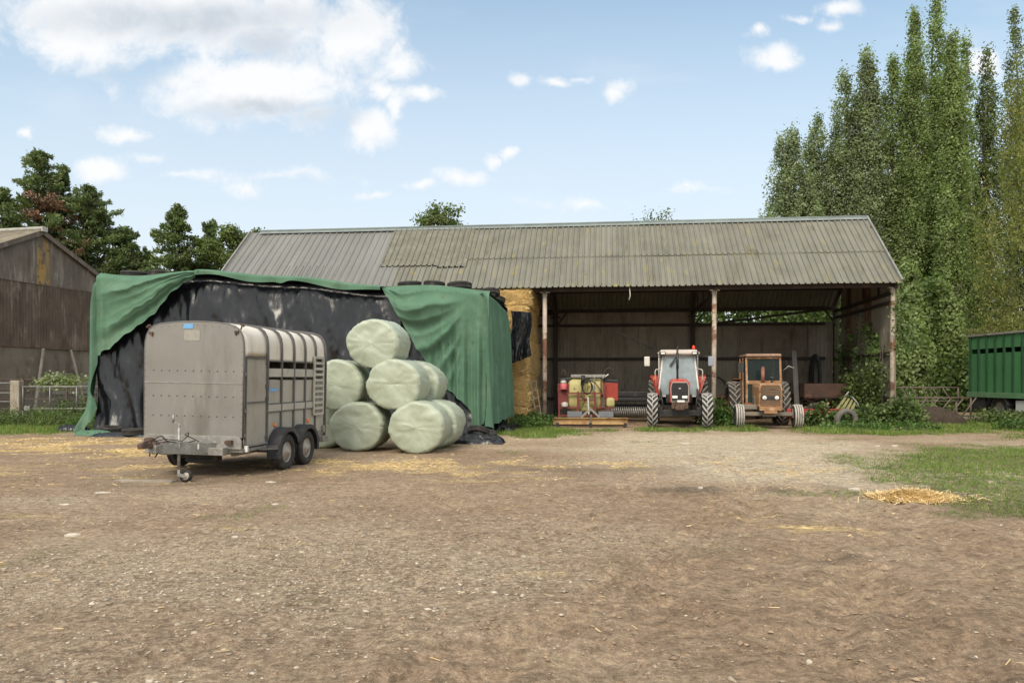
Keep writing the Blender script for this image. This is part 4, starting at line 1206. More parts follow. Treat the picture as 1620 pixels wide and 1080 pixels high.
# roof shell in bays between the hoops
ribs = [0.02, .78, 1.30, 1.80, 2.28, 2.76, TL - .03]
for a_, b_ in zip(ribs[:-1], ribs[1:]):
    n = 6; G = []
    zlo = SZ + .0 if a_ < .5 else SZ - .05
    prof = [(TW + .002, zlo)] + ROOFP + [(-TW - .002, zlo)]
    for i in range(n + 1):
        t = i / n; bul = 1 + .012 * math.sin(PI * t)
        G.append([(x * bul, a_ + (b_ - a_) * t, SZ + (z - SZ) * (1 + .012 * math.sin(PI * t))) for x, z in prof])
    MB().grid(np.array(G)).build('roof', m_grp, tr, solid=.008, normals=False)
for k, y in enumerate(ribs[1:]):
    w = .036 if k < 5 else .06
    mb = MB(); prof = [(TW + .012, FZ - .02)] + [(x * 1.02, z + .02) for x, z in ROOFP] + [(-TW - .012, FZ - .02)]
    for (x0, z0), (x1, z1) in zip(prof[:-1], prof[1:]):
        mb.bar((x0, y, z0), (x1, y, z1), w, .035, (0, 1, 0)) if False else mb.bar((x0, y, z0), (x1, y, z1), w, .04, (0, 1, 0))
    mb.build('roof_hoop', m_frame, tr)
# slatted vent at the rear of the side
ya, yb = TL - .62, TL - .2
mb = MB()
for y in (ya, yb): mb.bar((TW + .05, y, .90), (TW + .05, y, 2.06), .035, .045)
for k in range(11): mb.bar((TW + .05, ya, .92 + k * .112), (TW + .05, yb, .92 + k * .112), .028, .05)
mb.build('slatted_vent', m_belt, tr, bevel=.004)
mb = MB(); mb.box((TW + .02, ya + .2, 1.95), (.02, .36, .14)); mb.build('vent_dark_plate', m_blackint, tr)  # solid dark plate, painting in the shade of an opening
mb = MB(); mb.box((TW + .02, TL - .1, .40), (.14, .30, .12)); mb.box((TW + .03, TL - .12, .60), (.05, .08, .14)); mb.build('rear_corner_plate', m_galv, tr, bevel=.005)
# stickers, lamps
mb = MB(); mb.box((TW + .0025, 1.02, 1.535), (.006, .30, .15)); s1 = mb.build('faded_sticker', m_fadedwhite, tr)
mb = MB(); mb.box((TW + .004, 1.02, 1.43), (.007, .30, .05)); mb.build('blue_sticker', m_blue, s1)
for y in (1.09, 2.44):
    mb = MB(); mb.lathe([(.035, 0), (.033, .02), (.02, .03), (0, .032)], 12, Matrix.Translation((TW + .003, y, .80)) @ Matrix.Rotation(R(90), 4, 'Y')); mb.box((TW + .012, y - .03, .82), (.02, .03, .05)); mb.build('side_reflector', m_amber, tr)
mb = MB(); mb.box((TW + .03, .06, .475), (.06, .05, .10)); mb.build('corner_marker', m_white, tr, bevel=.005)
mb = MB(); mb.bar((TW - .02, .02, .455), (TW - .02, Y1, .455), .09, .04); mb.bar((TW + .02, .1, .52), (TW + .02, Y1, .52), .03); mb.bar((TW, Y1, .42), (TW + .02, 1.0, .40), .05); mb.build('side_step', m_galv, tr)
# wheels and mudguards
def trailer_wheel(x, y, z):
    My = Matrix.Rotation(R(90), 4, 'Y')
    mb = MB(); prof = [(.19, .06), (.17, .02), (.155, .05), (.10, .055), (.085, .085), (.05, .09), (.045, .11), (0, .112)]
    mb.lathe(prof, 28, Matrix.Translation((x, y, z)) @ My)
    for k in range(5):
        t = 2 * PI * k / 5; mb.lathe([(.012, .06), (.012, .085), (0, .088)], 6, Matrix.Translation((x, y + .07 * math.cos(t), z + .07 * math.sin(t))) @ My)
    w = mb.build('wheel', m_rim, tr)
    mb = MB(); tyre_mesh(mb, .322, .185, .19, 40, Matrix.Translation((x, y, z)) @ My); mb.build('tyre', m_rub, w)
for y in (1.21, 2.03):
    for x in (1.01, -1.01): trailer_wheel(x, y, .322)
for x0 in (.905, -1.125):
    for y in (1.21, 2.03):
        mb = MB(); r0, r1 = .395, .42; n = 16; a0, a1 = (R(18), R(195)) if y < 1.5 else (R(-12), R(162))
        prof = [(x0, r0), (x0 + .22, r0), (x0 + .222, r0 - .05), (x0 + .235, r0 - .05), (x0 + .235, r1), (x0, r1)]
        G = []
        for i in range(n + 1):
            t = a0 + (a1 - a0) * i / n
            G.append([(px, y + r * math.cos(t), .345 + r * math.sin(t)) for px, r in prof + prof[:1]])
        mb.grid(np.array(G), smooth=False)
        mb.build('mudguard', m_plastic, tr)
mb = MB(); mb.box((1.01, .80, .44), (.22, .06, .06)); mb.bar((.9, .5, .43), (1.1, .78, .42), .03); mb.build('mudguard_bracket', m_frame, tr)
# drawbar
mb = MB()
hx, hy = .0, -1.3
for s_ in (-1, 1):
    mb.prism([(0, .42), (0, .60), (-.0, .60)], 0, .01) if False else None
    a_ = Vector((s_ * .55, .25, .475)); b_ = Vector((s_ * .05, -.95, .545))
    mb.bar(a_, b_, .06, .17)
mb.box((0, -.95, .55), (.18, .3, .12)); mb.box((0, -.02, .44), (1.3, .35, .12))
db = mb.build('drawbar', m_galv, tr, bevel=.006)
mb = MB(); mb.box((.335, -.36, .535), (.012, .13, .075), (0, 0, R(21))); mb.build('drawbar_plate', m_white, db)
mb = MB()
mb.tube([(0, -.85, .60), (0, -1.12, .60)], .045, 10); mb.tube([(0, -1.08, .60), (0, -1.2, .60), (0, -1.24, .60)], [.055, .075, .04], 10)
mb.box((0, -1.36, .615), (.095, .22, .08), taper=.8); mb.lathe([(.05, 0), (.055, .03), (.045, .07), (0, .085)], 12, Matrix.Translation((0, -1.45, .585)))
mb.bar((0, -1.4, .66), (0, -1.15, .70), .03, .03); mb.tube([(0.02, -1.1, .55), (.04, -1.12, .47), (.02, -1.15, .42)], .012, 6); mb.tube([(-.03, -1.2, .55), (-.02, -1.22, .44)], .012, 6)
mb.v = [(x, y + .13, z) for x, y, z in mb.v]
mb.build('tow_coupling', m_rustiron, db, bevel=.004)
mb = MB()
mb.tube([(.02, -1.1, .63), (.03, -1.0, .72), (.06, -.92, .74), (.1, -.86, .66), (.16, -.7, .62), (.2, -.45, .60), (.1, -.1, .60)], .009, 6)
mb.tube([(0, -1.0, .66), (.1, -.9, .69), (.2, -.6, .64), (.24, -.5, .72), (.27, -.55, .77), (.24, -.6, .74), (.3, -.3, .61)], .008, 6)
mb.build('cable', m_blackint, db)
# jockey wheel
jx, jy = .17, -.64
mb = MB(); mb.tube([(jx, jy, .18), (jx, jy, .86)], .024, 10); mb.tube([(jx, jy, .84), (jx, jy, .92)], .015, 8); mb.bar((jx, jy, .92), (jx - .09, jy - .02, .94), .014, .014); mb.box((jx, jy, .58), (.09, .09, .09))
mb.tube([(jx - .09, jy - .02, .93), (jx - .09, jy - .02, 1.05)], .018, 8)
mb.bar((jx, jy, .2), (jx + .02, jy - .03, .12), .035); mb.bar((jx + .0, jy - .03, .12), (jx + .13, jy - .03, .10), .02, .05)
jk = mb.build('jockey_stand', m_galv, tr)
mb = MB(); Mj = Matrix.Translation((jx + .13, jy + .0, .10)) @ Matrix.Rotation(R(80), 4, 'X') ; tyre_mesh(mb, .10, .06, .06, 24, Mj); wj = mb.build('wheel', m_tyre, jk); mb = MB(); mb.lathe([(.062, .01), (.03, .02), (.02, .035), (0, .035)], 14, Mj); mb.build('rim', m_rim, wj); mb = MB(); mb.lathe([(.062, -.01), (.03, -.02), (.02, -.035), (0, -.035)], 14, Mj); mb.build('rim', m_rim, wj)
# plank under the jockey wheel and spare below the floor
mb = MB(); mb.box((-.35, -.72, .006), (.95, .2, .03), (0, 0, .1))
pl = mb.build('plank', mat('grey_plank', (.30, .255, .20), .9, var=.25, vs=4, patches=[((.2, .16, .11), 3, .5, .7, (.4, 2, 2))]))
pl.location = tr.location; pl.rotation_euler = (0, 0, -TY); tag(pl, 'short grey board lying on the ground by the jockey wheel', 'plank')
mb = MB(); tyre_mesh(mb, .29, .17, .16, 28, Matrix.Translation((.05, .25, .30))); mb.build('spare_tyre', m_rub, tr)


# ================================================================== TRACTOR TYRES
def ag_wheel(parent, x, y, z, Ro, w, Ri, m_lug, m_rimc, nl=18, lh=.035, lugw=.075, dish=1, ribs_=False, name='wheel'):
    """field tyre about local x with chevron lugs, or straight ribs for a steering wheel"""
    T = Matrix.Translation((x, y, z)) @ Matrix.Rotation(R(90), 4, 'Y')
    mb = MB()
    mb.lathe([(Ri, w * .30), (Ri - .03, w * .33), (Ri - .05, w * .1), (Ri * .55, w * .02 + .03 * dish), (Ri * .5, w * .12), (Ri * .22, w * .14), (Ri * .2, w * .24), (0, w * .25)], 24, T)
    mb.lathe([(Ri, -w * .30), (Ri - .03, -w * .33), (Ri - .05, -w * .1), (Ri * .55, -w * .02), (0, -w * .05)], 24, T)
    wh = mb.build(name, m_rimc, parent)
    mb = MB(); Rc = Ro - lh
    prof = [(Ri - .01, -w * .36), (Ri + (Rc - Ri) * .25, -w * .48), (Ri + (Rc - Ri) * .6, -w * .5), (Rc - .03, -w * .44), (Rc - .005, -w * .3), (Rc, 0), (Rc - .005, w * .3), (Rc - .03, w * .44), (Ri + (Rc - Ri) * .6, w * .5), (Ri + (Rc - Ri) * .25, w * .48), (Ri - .01, w * .36)]
    mb.lathe(prof, 40, T); mb.build('tyre', m_rub, wh)
    mb = MB()
    if ribs_:
        for c_ in (-.36, -.12, .12, .36):
            r_ = Ro if abs(c_) < .3 else Ro - .012
            mb.lathe([(Rc - .02, w * (c_ - .085)), (r_, w * (c_ - .075)), (r_, w * (c_ + .075)), (Rc - .02, w * (c_ + .085))], 40, T)
    else:
        for s_ in (-1, 1):
            for k in range(nl):
                t0 = 2 * PI * (k + (.5 if s_ > 0 else 0)) / nl
                sec = []
                for f in (0, .5, 1):
                    u_ = s_ * w * (-.04 + .53 * f); ta = t0 - .42 * f ** 1.15 * (w / .36) * (.62 / Ro)
                    r_ = Ro - .03 * max(0, f - .5) * 2 * (Ro / .6) * .6
                    dt = lugw / Ro * .5
                    sec.append([(Rc - .03, ta - dt * 1.25, u_), (r_, ta - dt, u_), (r_, ta + dt, u_), (Rc - .03, ta + dt * 1.25, u_)])
                vs = [T @ Vector((r * math.cos(a), r * math.sin(a), u_)) for row in sec for r, a, u_ in row]
                fs = []
                for i in range(2):
                    for j in range(3): fs.append((i * 4 + j, i * 4 + j + 1, i * 4 + 5 + j, i * 4 + 4 + j))
                fs += [(0, 1, 2, 3), (11, 10, 9, 8)]
                mb.add(vs, fs)
    mb.build('tread', m_lug, wh)
    return wh

m_lugpale = mat('dusty_lugs', (.36, .345, .325), .8, var=.25, vs=9, patches=[((.14, .13, .12), 6, .58, .7)], bump=.15)
m_luggrey = mat('worn_grey_lugs', (.20, .185, .16), .85, var=.25, vs=9, patches=[((.28, .26, .23), 5, .5, .7)], bump=.15)
m_ribpale = mat('worn_ribs', (.38, .35, .31), .85, var=.2, vs=7, patches=[((.22, .19, .16), 6, .55, .7)], bump=.15)
m_red = mat('faded_red_paint', (.40, .055, .04), .4, var=.15, vs=4, patches=[((.30, .055, .04), 3, .52, .75), ((.30, .17, .12), 6, .58, .78)], bump=.06)
m_cabgrey = mat('cab_cream', (.44, .39, .34), .5, var=.12, vs=4, patches=[((.3, .24, .18), 6, .6, .75)], bump=.05)
m_silver = mat('silver_trim', (.58, .55, .50), .4, .1, var=.15, vs=6)
m_blackp = mat('black_paint', (.025, .025, .026), .5, var=.3, vs=5, patches=[((.08, .07, .06), 5, .55, .75)], bump=.08)
m_gridb = mat('grille_black', (.03, .03, .03), .6)
m_lamp = mat('headlamp_glass', (.75, .75, .72), .15, var=.08)
m_glass = glassmat('cab_glass', (.42, .50, .52), .50)  # pale tint and opacity paint in the sky's reflection on the panes
m_glassd = glassmat('dirty_cab_glass', (.015, .024, .022), .72, .12, .15)
m_seat = mat('seat_cover', (.45, .43, .38), .8)

# ================================================================== RED TRACTOR
rt = thing('tractor', 'red tractor with pale cab roof and dusty chevron tyres parked facing out of the barn', 'tractor', (5.52, 25.0, 0), R(-11))
# local: x to the viewer's right, y back into the barn, front axle at y 0
ag_wheel(rt, -.87, 0, .58, .58, .34, .33, m_lugpale, m_silver, 17)
ag_wheel(rt, .87, 0, .58, .58, .34, .33, m_lugpale, m_silver, 17)
ag_wheel(rt, -.83, 2.45, .80, .80, .40, .48, m_luggrey, m_silver, 20)
ag_wheel(rt, .83, 2.45, .80, .80, .40, .48, m_luggrey, m_silver, 20)
mb = MB(); mb.box((0, 0, .52), (1.45, .16, .14)); mb.box((0, 0, .55), (.4, .34, .26)); mb.box((-.62, 0, .56), (.16, .2, .26)); mb.box((.62, 0, .56), (.16, .2, .26)); mb.build('axle', m_blackp, rt, bevel=.015); MB().box((0, 2.45, .83), (1.5, .3, .3)).build('axle', m_blackp, rt, bevel=.015)
mb = MB(); mb.box((0, 1.2, .75), (.42, 2.4, .46)); mb.box((-.34, .9, .95), (.18, .5, .3)); mb.box((.34, .9, .95), (.18, .5, .3)); mb.build('engine', m_blackp, rt, bevel=.02)
# bonnet
bon = [(-.31, .86), (-.32, 1.35), (-.30, 1.50), (-.24, 1.56), (-.1, 1.58), (.1, 1.58), (.24, 1.56), (.30, 1.50), (.32, 1.35), (.31, .86)]
mb = MB(); n = len(bon)
sec = [[(x * k, y, .86 + (z - .86) * s_) for x, z in bon] for y, k, s_ in ((-.44, .97, .96), (-.40, 1, 1), (1.05, 1.05, 1.08))]
mb.grid(np.array(sec), smooth=False); mb.add(sec[0], [tuple(range(n))]); bonnet = mb.build('bonnet', m_red, rt, bevel=.012)
mb = MB(); gp = [(-.27, .88), (-.285, 1.36), (-.23, 1.505), (.23, 1.505), (.285, 1.36), (.27, .88)]
mb.prism(gp, -.462, -.43); gr = mb.build('grille', m_gridb, bonnet)
mb = MB(); mb.tube([(x, -.458, z) for x, z in gp], .013, 6, closed=True); mb.build('grille_surround', m_cabgrey, gr)
mb = MB()
for k in range(15): mb.box((0, -.468, .96 + k * .035), (.48, .008, .010))
mb.build('grille_slats', m_blackp, gr)
mb = MB(); mb.prism([(-.045, 1.325), (.045, 1.325), (0, 1.275)], -.48, -.466); mb.prism([(-.022, 1.316), (.022, 1.316), (0, 1.292)], -.484, -.479); mb.build('badge', m_silver, gr)
for sx_ in (-1, 1):
    mb = MB(); mb.box((sx_ * .155, -.472, 1.03), (.17, .03, .085)); mb.build('headlight', m_lamp, gr, bevel=.008)
mb = MB(); mb.box((0, -.5, .76), (.52, .12, .22)); mb.box((-.12, -.57, .78), (.05, .1, .34)); mb.box((0, -.56, .70), (.28, .14, .18)); mb.box((.13, -.56, .74), (.12, .1, .16)); mb.build('front_weight', m_rustiron, rt, bevel=.015)
mb = MB(); mb.box((.02, -.535, .90), (.26, .012, .06)); mb.build('front_plate', m_white, rt)
mb = MB(); mb.tube([(-.05, .72, 1.5), (-.05, .72, 2.72)], [.035, .035], 10); mb.tube([(-.05, .72, 1.95), (-.05, .72, 2.5)], .045, 10); mb.build('exhaust', m_blackp, rt)
# cab
CY0, CY1 = 1.05, 2.75
mb = MB()
for sx_ in (-1, 1):
    mb.tube([(sx_ * .60, CY0 - .02, 1.02), (sx_ * .655, CY0, 1.30), (sx_ * .53, CY0 + .22, 2.46)], .032, 8)
    MB().tube([(sx_ * .66, CY0 + .75, 1.2), (sx_ * .66, CY0 + .8, 2.46)], .03, 8).build('cab_pillar', m_silver, rt); MB().tube([(sx_ * .62, CY1, 1.3), (sx_ * .58, CY1, 2.46)], .035, 8).build('cab_pillar', m_silver, rt)
mb.tube([(-.53, CY0 + .22, 2.44), (.53, CY0 + .22, 2.44)], .03, 8); mb.tube([(-.60, CY0, 1.02), (.60, CY0, 1.02)], .03, 8)
cab = mb.build('cab_frame', m_silver, rt)
mb = MB(); mbw = mb; mb.add([(-.59, CY0, 1.03), (.59, CY0, 1.03), (.645, CY0 + .02, 1.30), (.52, CY0 + .22, 2.43), (-.52, CY0 + .22, 2.43), (-.645, CY0 + .02, 1.30)], [(0, 1, 2, 5), (5, 2, 3, 4)])
mb.build('window', m_glass, cab)
for sx_ in (-1, 1): MB().add([(sx_ * .63, CY0 + .05, 1.25), (sx_ * .66, CY0 + .75, 1.22), (sx_ * .66, CY0 + .8, 2.44), (sx_ * .54, CY0 + .24, 2.44)], [(0, 1, 2, 3)]).build('window', m_glass, cab)
mb = MB(); mb.add([(-.58, CY1, 1.4), (.58, CY1, 1.4), (.56, CY1, 2.44), (-.56, CY1, 2.44)], [(0, 1, 2, 3)])
mb.build('window', m_glass, cab)
mb = MB(); mb.box((0, CY0 + 1.0, 2.545), (1.36, 1.9, .17), taper=.9); mb.box((0, CY0 + .1, 2.50), (1.42, .12, .10)); rf = mb.build('cab_roof', m_cabgrey, rt, bevel=.04)
mb = MB()
for sx_ in (-.55, .55): mb.box((sx_, CY0 - .01, 2.50), (.22, .1, .10))
mb.build('work_lamps', m_blackp, rf, bevel=.01)
for sx_ in (-.53, .53):
    mb = MB(); mb.box((sx_, CY0 - .07, 2.50), (.13, .03, .06)); mb.build('lamp_lens', m_lamp, rf)
mb = MB(); mb.lathe([(.055, 0), (.05, .09), (.03, .12), (0, .125)], 14, Matrix.Translation((.52, CY0 + .5, 2.66))); mb.build('beacon', mat('red_beacon', (.75, .06, .03), .2), rf)
mb = MB(); mb.box((.05, CY0 + 1.15, 1.35), (.5, .5, .16)); mb.box((.05, CY0 + 1.42, 1.68), (.48, .14, .7)); mb.build('seat', m_seat, rt, bevel=.05)
mb = MB(); mb.tube([(.03, CY0 + .62 + .0, 1.62 + .19 * 0)] + [(.03, CY0 + .2, 1.1)], .03, 6); mb.lathe([(.19, 0), (.205, .012), (.19, .024), (.175, .012)], 24, Matrix.Translation((.03, CY0 + .62, 1.62)) @ Matrix.Rotation(R(35), 4, 'X'), closed=True); mb.build('steering_wheel', m_blackp, rt)
mb = MB(); mb.box((0, CY0 + .3, 1.15), (1.0, .3, .28)); mb.box((0, 2.0, 1.1), (1.2, 1.6, .12)); mb.build('dashboard', m_blackp, rt, bevel=.03)
mb = MB(); mb.tube([(-.05, CY0 - .02 + .22, 2.42), (-.28, CY0 + .12, 2.05)], .012, 6); mb.tube([(-.02, CY0 + .17, 2.35), (-.26, CY0 + .10, 2.02), (-.3, CY0 + .12, 2.1), (-.06, CY0 + .17, 2.40)], .01, 6); mb.build('wiper', m_blackp, cab)
for sx_ in (-1, 1):
    mb = MB(); mb.tube([(sx_ * .61, CY0 + .08, 1.98), (sx_ * .78, CY0 - .02, 1.93), (sx_ * .80, CY0 - .02, 1.85), (sx_ * .76, CY0 - .02, 1.38)], .016, 6); mb.build('grab_rail', m_silver, cab)
    mb = MB(); mb.tube([(sx_ * .58, CY0 + .2, 2.38), (sx_ * .88, CY0 + .0, 2.40), (sx_ * 1.02, CY0 - .05, 2.36)], .014, 6); ma = mb.build('mirror_arm', m_blackp, cab)
    mb = MB(); mb.box((sx_ * 1.07, CY0 - .06, 2.22), (.19, .05, .33), (0, 0, sx_ * .1)); mb.build('mirror', m_silver if sx_ < 0 else mat('blue_grey_mirror', (.25, .27, .33), .3), ma, bevel=.02)
    mb = MB()
    G = []
    for i in range(9):
        t = R(118 - i * 15); G.append([(sx_ * xx, 2.45 + .92 * math.cos(t), .83 + .92 * math.sin(t)) for xx in (.62, .97)])
    mb.grid(np.array(G)); mb.add([(sx_ * .64, CY0 + .3, 1.02), (sx_ * .74, CY0 + .5, 1.12), (sx_ * .95, CY0 + .7, 1.70), (sx_ * .70, CY0 + .7, 1.70), (sx_ * .64, CY0 + .45, 1.4)], [(0, 1, 2, 3, 4)])
    fd = mb.build('fender', m_red, rt, solid=.02)
    mb = MB(); mb.box((sx_ * .84, CY0 + .62, 1.62), (.06, .04, .10)); mb.build('indicator', m_amber, fd)
mb = MB()
for sx_ in (-1, 1):
    mb.box((sx_ * .80, .8, .6), (.3, .5, .05)); mb.bar((sx_ * .62, .2, .9), (sx_ * .62, 1.0, 1.25), .06)
    mb.tube([(sx_ * .52, .05, .60), (sx_ * .60, .3, 1.2)], .03, 6)
mb.box((0, -.08, .44), (1.35, .08, .04)); mb.build('step_frame', m_blackp, rt)

# ================================================================== OLD RUSTY TRACTOR
m_rustp = mat('rusted_yellow_paint', (.29, .155, .075), .8, var=.25, vs=5, patches=[((.46, .35, .22), 5, .52, .66), ((.20, .07, .03), 6, .55, .66), ((.30, .10, .04), 3, .6, .74)], bump=.2)
m_rusto = mat('orange_rust_paint', (.26, .10, .045), .8, var=.3, vs=5, patches=[((.5, .3, .13), 5, .52, .68), ((.14, .06, .03), 5, .6, .72)], bump=.2)
ot = thing('tractor', 'old rusty tractor with peeling orange paint, round headlamps and ribbed front tyres', 'tractor', (8.34, 24.7, 0), R(-9))
for sx_ in (-1, 1):
    ag_wheel(ot, sx_ * .91, 0, .40, .40, .29, .21, m_ribpale, m_rusto, ribs_=True, lh=.03)
ag_wheel(ot, -.82, 2.15, .76, .78, .44, .42, m_luggrey, m_rusto, 20)
ag_wheel(ot, .78, 2.15, .76, .78, .44, .42, m_luggrey, m_rusto, 20)
mb = MB(); mb.bar((-.78, 0, .48), (.78, 0, .48), .11, .12); mb.box((0, -.05, .55), (.4, .4, .3)); mb.tube([(-.78, 0, .36), (-.78, 0, .66)], .04, 8); mb.tube([(.78, 0, .36), (.78, 0, .66)], .04, 8); MB().box((0, 2.15, .78), (1.4, .3, .3)).build('axle', m_blackp, ot); mb.box((-.55, .12, .70), (.55, .12, .16)); mb.build('axle', mat('dull_casting', (.21, .18, .15), .8, patches=[((.3, .2, .1), 5, .55, .7)]), ot, bevel=.015)
mb = MB(); mb.box((0, 1.1, .74), (.42, 2.2, .45)); mb.box((-.3, .5, .9), (.2, .4, .3)); mb.build('engine', mat('oily_engine', (.14, .12, .10), .8, patches=[((.3, .17, .07), 5, .55, .7)]), ot, bevel=.02)
bon = [(-.36, .72), (-.37, 1.34), (-.32, 1.46), (.32, 1.46), (.37, 1.34), (.36, .72)]
mb = MB(); n = len(bon)
sec = [[(x * k, y, .72 + (z - .72) * s_) for x, z in bon] for y, k, s_ in ((-.44, .98, .97), (-.38, 1, 1), (.85, 1, 1.06))]
mb.grid(np.array(sec), smooth=False); mb.add(sec[0], [tuple(range(n))]); bonnet = mb.build('bonnet', m_rustp, ot, bevel=.012)
gp = [(-.31, .76), (-.32, 1.30), (-.27, 1.42), (.27, 1.42), (.32, 1.30), (.31, .76)]
mb = MB(); mb.prism(gp, -.455, -.43); gr = mb.build('grille', mat('rusty_grille', (.12, .075, .045), .85, patches=[((.2, .13, .08), 6, .5, .7)]), bonnet)
mb = MB(); mb.tube([(x, -.455, z) for x, z in gp], .017, 6, closed=True); mb.build('grille_surround', m_rustp, gr)
mb = MB()
for z in (.82, .90, 1.12, 1.20, 1.28, 1.36): mb.box((0, -.46, z), (.58, .016, .05), (R(20), 0, 0))
mb.build('grille_slats', mat('grille_slat', (.17, .115, .075), .8, patches=[((.09, .05, .03), 6, .5, .7)]), gr)
mb = MB(); mb.box((0, -.462, 1.01), (.60, .014, .12)); mb.build('lamp_panel', m_gridb, gr)
for sx_ in (-.19, .19):
    mb = MB(); mb.lathe([(.066, 0), (.066, .03), (.055, .045), (.0, .06)], 20, Matrix.Translation((sx_, -.465, 1.01)) @ Mr); mb.build('headlight', m_lamp, gr)
    mb = MB(); mb.lathe([(.022, 0), (.018, .008), (0, .01)], 10, Matrix.Translation((sx_, -.523, 1.01)) @ Mr); mb.build('lamp_bulb', m_silver, gr)
mb = MB(); mb.box((0, -.46, .67), (.70, .10, .13)); mb.box((0, -.40, .56), (.4, .2, .10)); mb.build('bumper', m_rustp, ot, bevel=.01)
mb = MB(); mb.tube([(-.09, .45, 1.4), (-.09, .45, 2.02)], [.05, .045], 10); mb.tube([(-.09, .45, 1.5), (-.09, .45, 1.95)], .058, 10); mb.build('exhaust', mat('rust_red_exhaust', (.20, .08, .055), .85, patches=[((.3, .14, .09), 5, .5, .7)]), ot)
mb = MB(); mb.tube([(.20, .5, 1.45), (.20, .5, 1.64)], .03, 8); mb.lathe([(.07, 0), (.08, .05), (.02, .07), (0, .07)], 12, Matrix.Translation((.20, .5, 1.63))); mb.build('air_intake', m_blackp, ot)
cy0, cy1 = .85, 2.35
mb = MB()
for sx_ in (-1, 1):
    mb.bar((sx_ * .55, cy0, 1.52), (sx_ * .55, cy0 + .12, 2.34), .065, .05); mb.bar((sx_ * .57, cy1, 1.3), (sx_ * .56, cy1, 2.34), .06); mb.bar((sx_ * .57, cy0 + .7, .9), (sx_ * .57, cy0 + .75, 2.34), .04)
    mb.bar((sx_ * .55, cy0 + .02, .75), (sx_ * .55, cy0, 1.55), .07, .06)
mb.bar((-.57, cy0, 1.5), (.57, cy0, 1.5), .07, .12); mb.bar((-.55, cy0 + .12, 2.33), (.55, cy0 + .12, 2.33), .06, .07)
cab = mb.build('cab_frame', m_rustp, ot, bevel=.008)
mb = MB(); mb.box((0, cy0 + .85, 2.42), (1.16, 1.75, .09), taper=.97); mb.build('cab_roof', mat('rust_streaked_roof', (.26, .16, .11), .75, patches=[((.42, .30, .22), 3, .5, .7), ((.16, .06, .03), 5, .58, .7)]), ot, bevel=.025)
MB().add([(-.52, cy0 + .01, 1.57), (.52, cy0 + .01, 1.57), (.52, cy0 + .11, 2.29), (-.52, cy0 + .11, 2.29)], [(0, 1, 2, 3)]).build('window', m_glassd, cab)
for sx_ in (-1, 1): MB().add([(sx_ * .55, cy0 + .05, 1.56), (sx_ * .56, cy0 + .70, 1.5), (sx_ * .57, cy0 + .74, 2.3), (sx_ * .55, cy0 + .16, 2.3)], [(0, 1, 2, 3)]).build('window', m_glassd, cab)
mb = MB(); mb.box((-.46, cy0 + .01, 1.13), (.22, .03, .68)); mb.build('side_window', mat('dark_green_pane', (.02, .035, .03), .25), cab)
mb = MB(); mb.box((-.46, cy0 + .0, .78), (.32, .05, .06)); mb.box((.46, cy0 + .02, 1.13), (.26, .03, .75)); mb.box((-.315, cy0, 1.15), (.05, .04, .75)); mb.build('cab_front_panel', m_rusto, ot)
mb = MB(); mb.prism([(.95, .72), (1.05, 1.57), (1.5, 1.57), (1.55, .9)], -.67, -.63, axis='x'); mb.build('door', m_rustp, ot)
for sx_ in (-1, 1):
    mb = MB(); G = []
    for i in range(8):
        t = R(95 - i * 12); G.append([(sx_ * xx, 2.15 + .86 * math.cos(t), .76 + .86 * math.sin(t)) for xx in (.55, .85)])
    mb.grid(np.array(G)); mb.build('fender', m_rusto, ot, solid=.02)
    mb = MB(); mb.tube([(sx_ * .57, cy0 + .1, 2.2), (sx_ * .72, cy0 - .05, 2.22), (sx_ * .74, cy0 - .05, 2.1)], .012, 6); mb.box((sx_ * .76, cy0 - .06, 2.0), (.17, .04, .32) if sx_ < 0 else (.06, .04, .10)); mb.build('mirror', m_blackp, cab, bevel=.01)
mb = MB(); mb.tube([(.64, cy0, 1.9), (.78, cy0 - .1, 2.05), (.95, cy0 - .12, 1.98)], .01, 6); mb.build('loose_wire', m_silver, cab)
mb = MB(); mb.box((.1, cy0 + .9, 1.4), (.45, .45, .12)); mb.box((.1, cy0 + 1.1, 1.7), (.44, .1, .5)); mb.lathe([(.19, 0), (.205, .012), (.19, .024), (.175, .012)], 24, Matrix.Translation((.18, cy0 + .45, 1.66)) @ Matrix.Rotation(R(30), 4, 'X'), closed=True); mb.build('seat', m_blackp, ot)

# ================================================================== CROP SPRAYER
m_tank = mat('yellow_poly_tank', (.40, .355, .15), .55, var=.25, vs=2.5, patches=[((.42, .36, .13), 2, .55, .75), ((.3, .25, .1), 7, .66, .78)], bump=.06)
m_sred = mat('sprayer_red', (.16, .036, .032), .7, var=.25, vs=5, patches=[((.2, .045, .035), 4, .5, .7), ((.3, .15, .1), 8, .64, .75)], bump=.1)
m_bred = mat('bright_red_panel', (.30, .04, .025), .5, var=.12, vs=4)
m_hose = mat('black_hose', (.018, .018, .018), .5)
sprayer = thing('crop_sprayer', 'tractor mounted crop sprayer with a yellow tank in a red frame', 'sprayer', (2.62, 26.6, 0), R(-6))
mb = MB()
def rbox(cx, cy, cz, dx, dy, dz, r=.35):
    G = []
    for i in range(13):
        v = -1 + 2 * i / 12
        row = []
        for k in range(25):
            t = 2 * PI * k / 24; c_, s_ = math.cos(t), math.sin(t)
            x = math.copysign(abs(c_) ** .45, c_); y = math.copysign(abs(s_) ** .45, s_)
            f = (1 - abs(v) ** 5 * .45)
            row.append((cx + dx / 2 * x * f, cy + dy / 2 * y * f, cz + dz / 2 * v))
        G.append(row)
    mb.grid(np.array(G)); mb.add(G[0], [tuple(range(24, -1, -1))]); mb.add(G[-1], [tuple(range(25))])
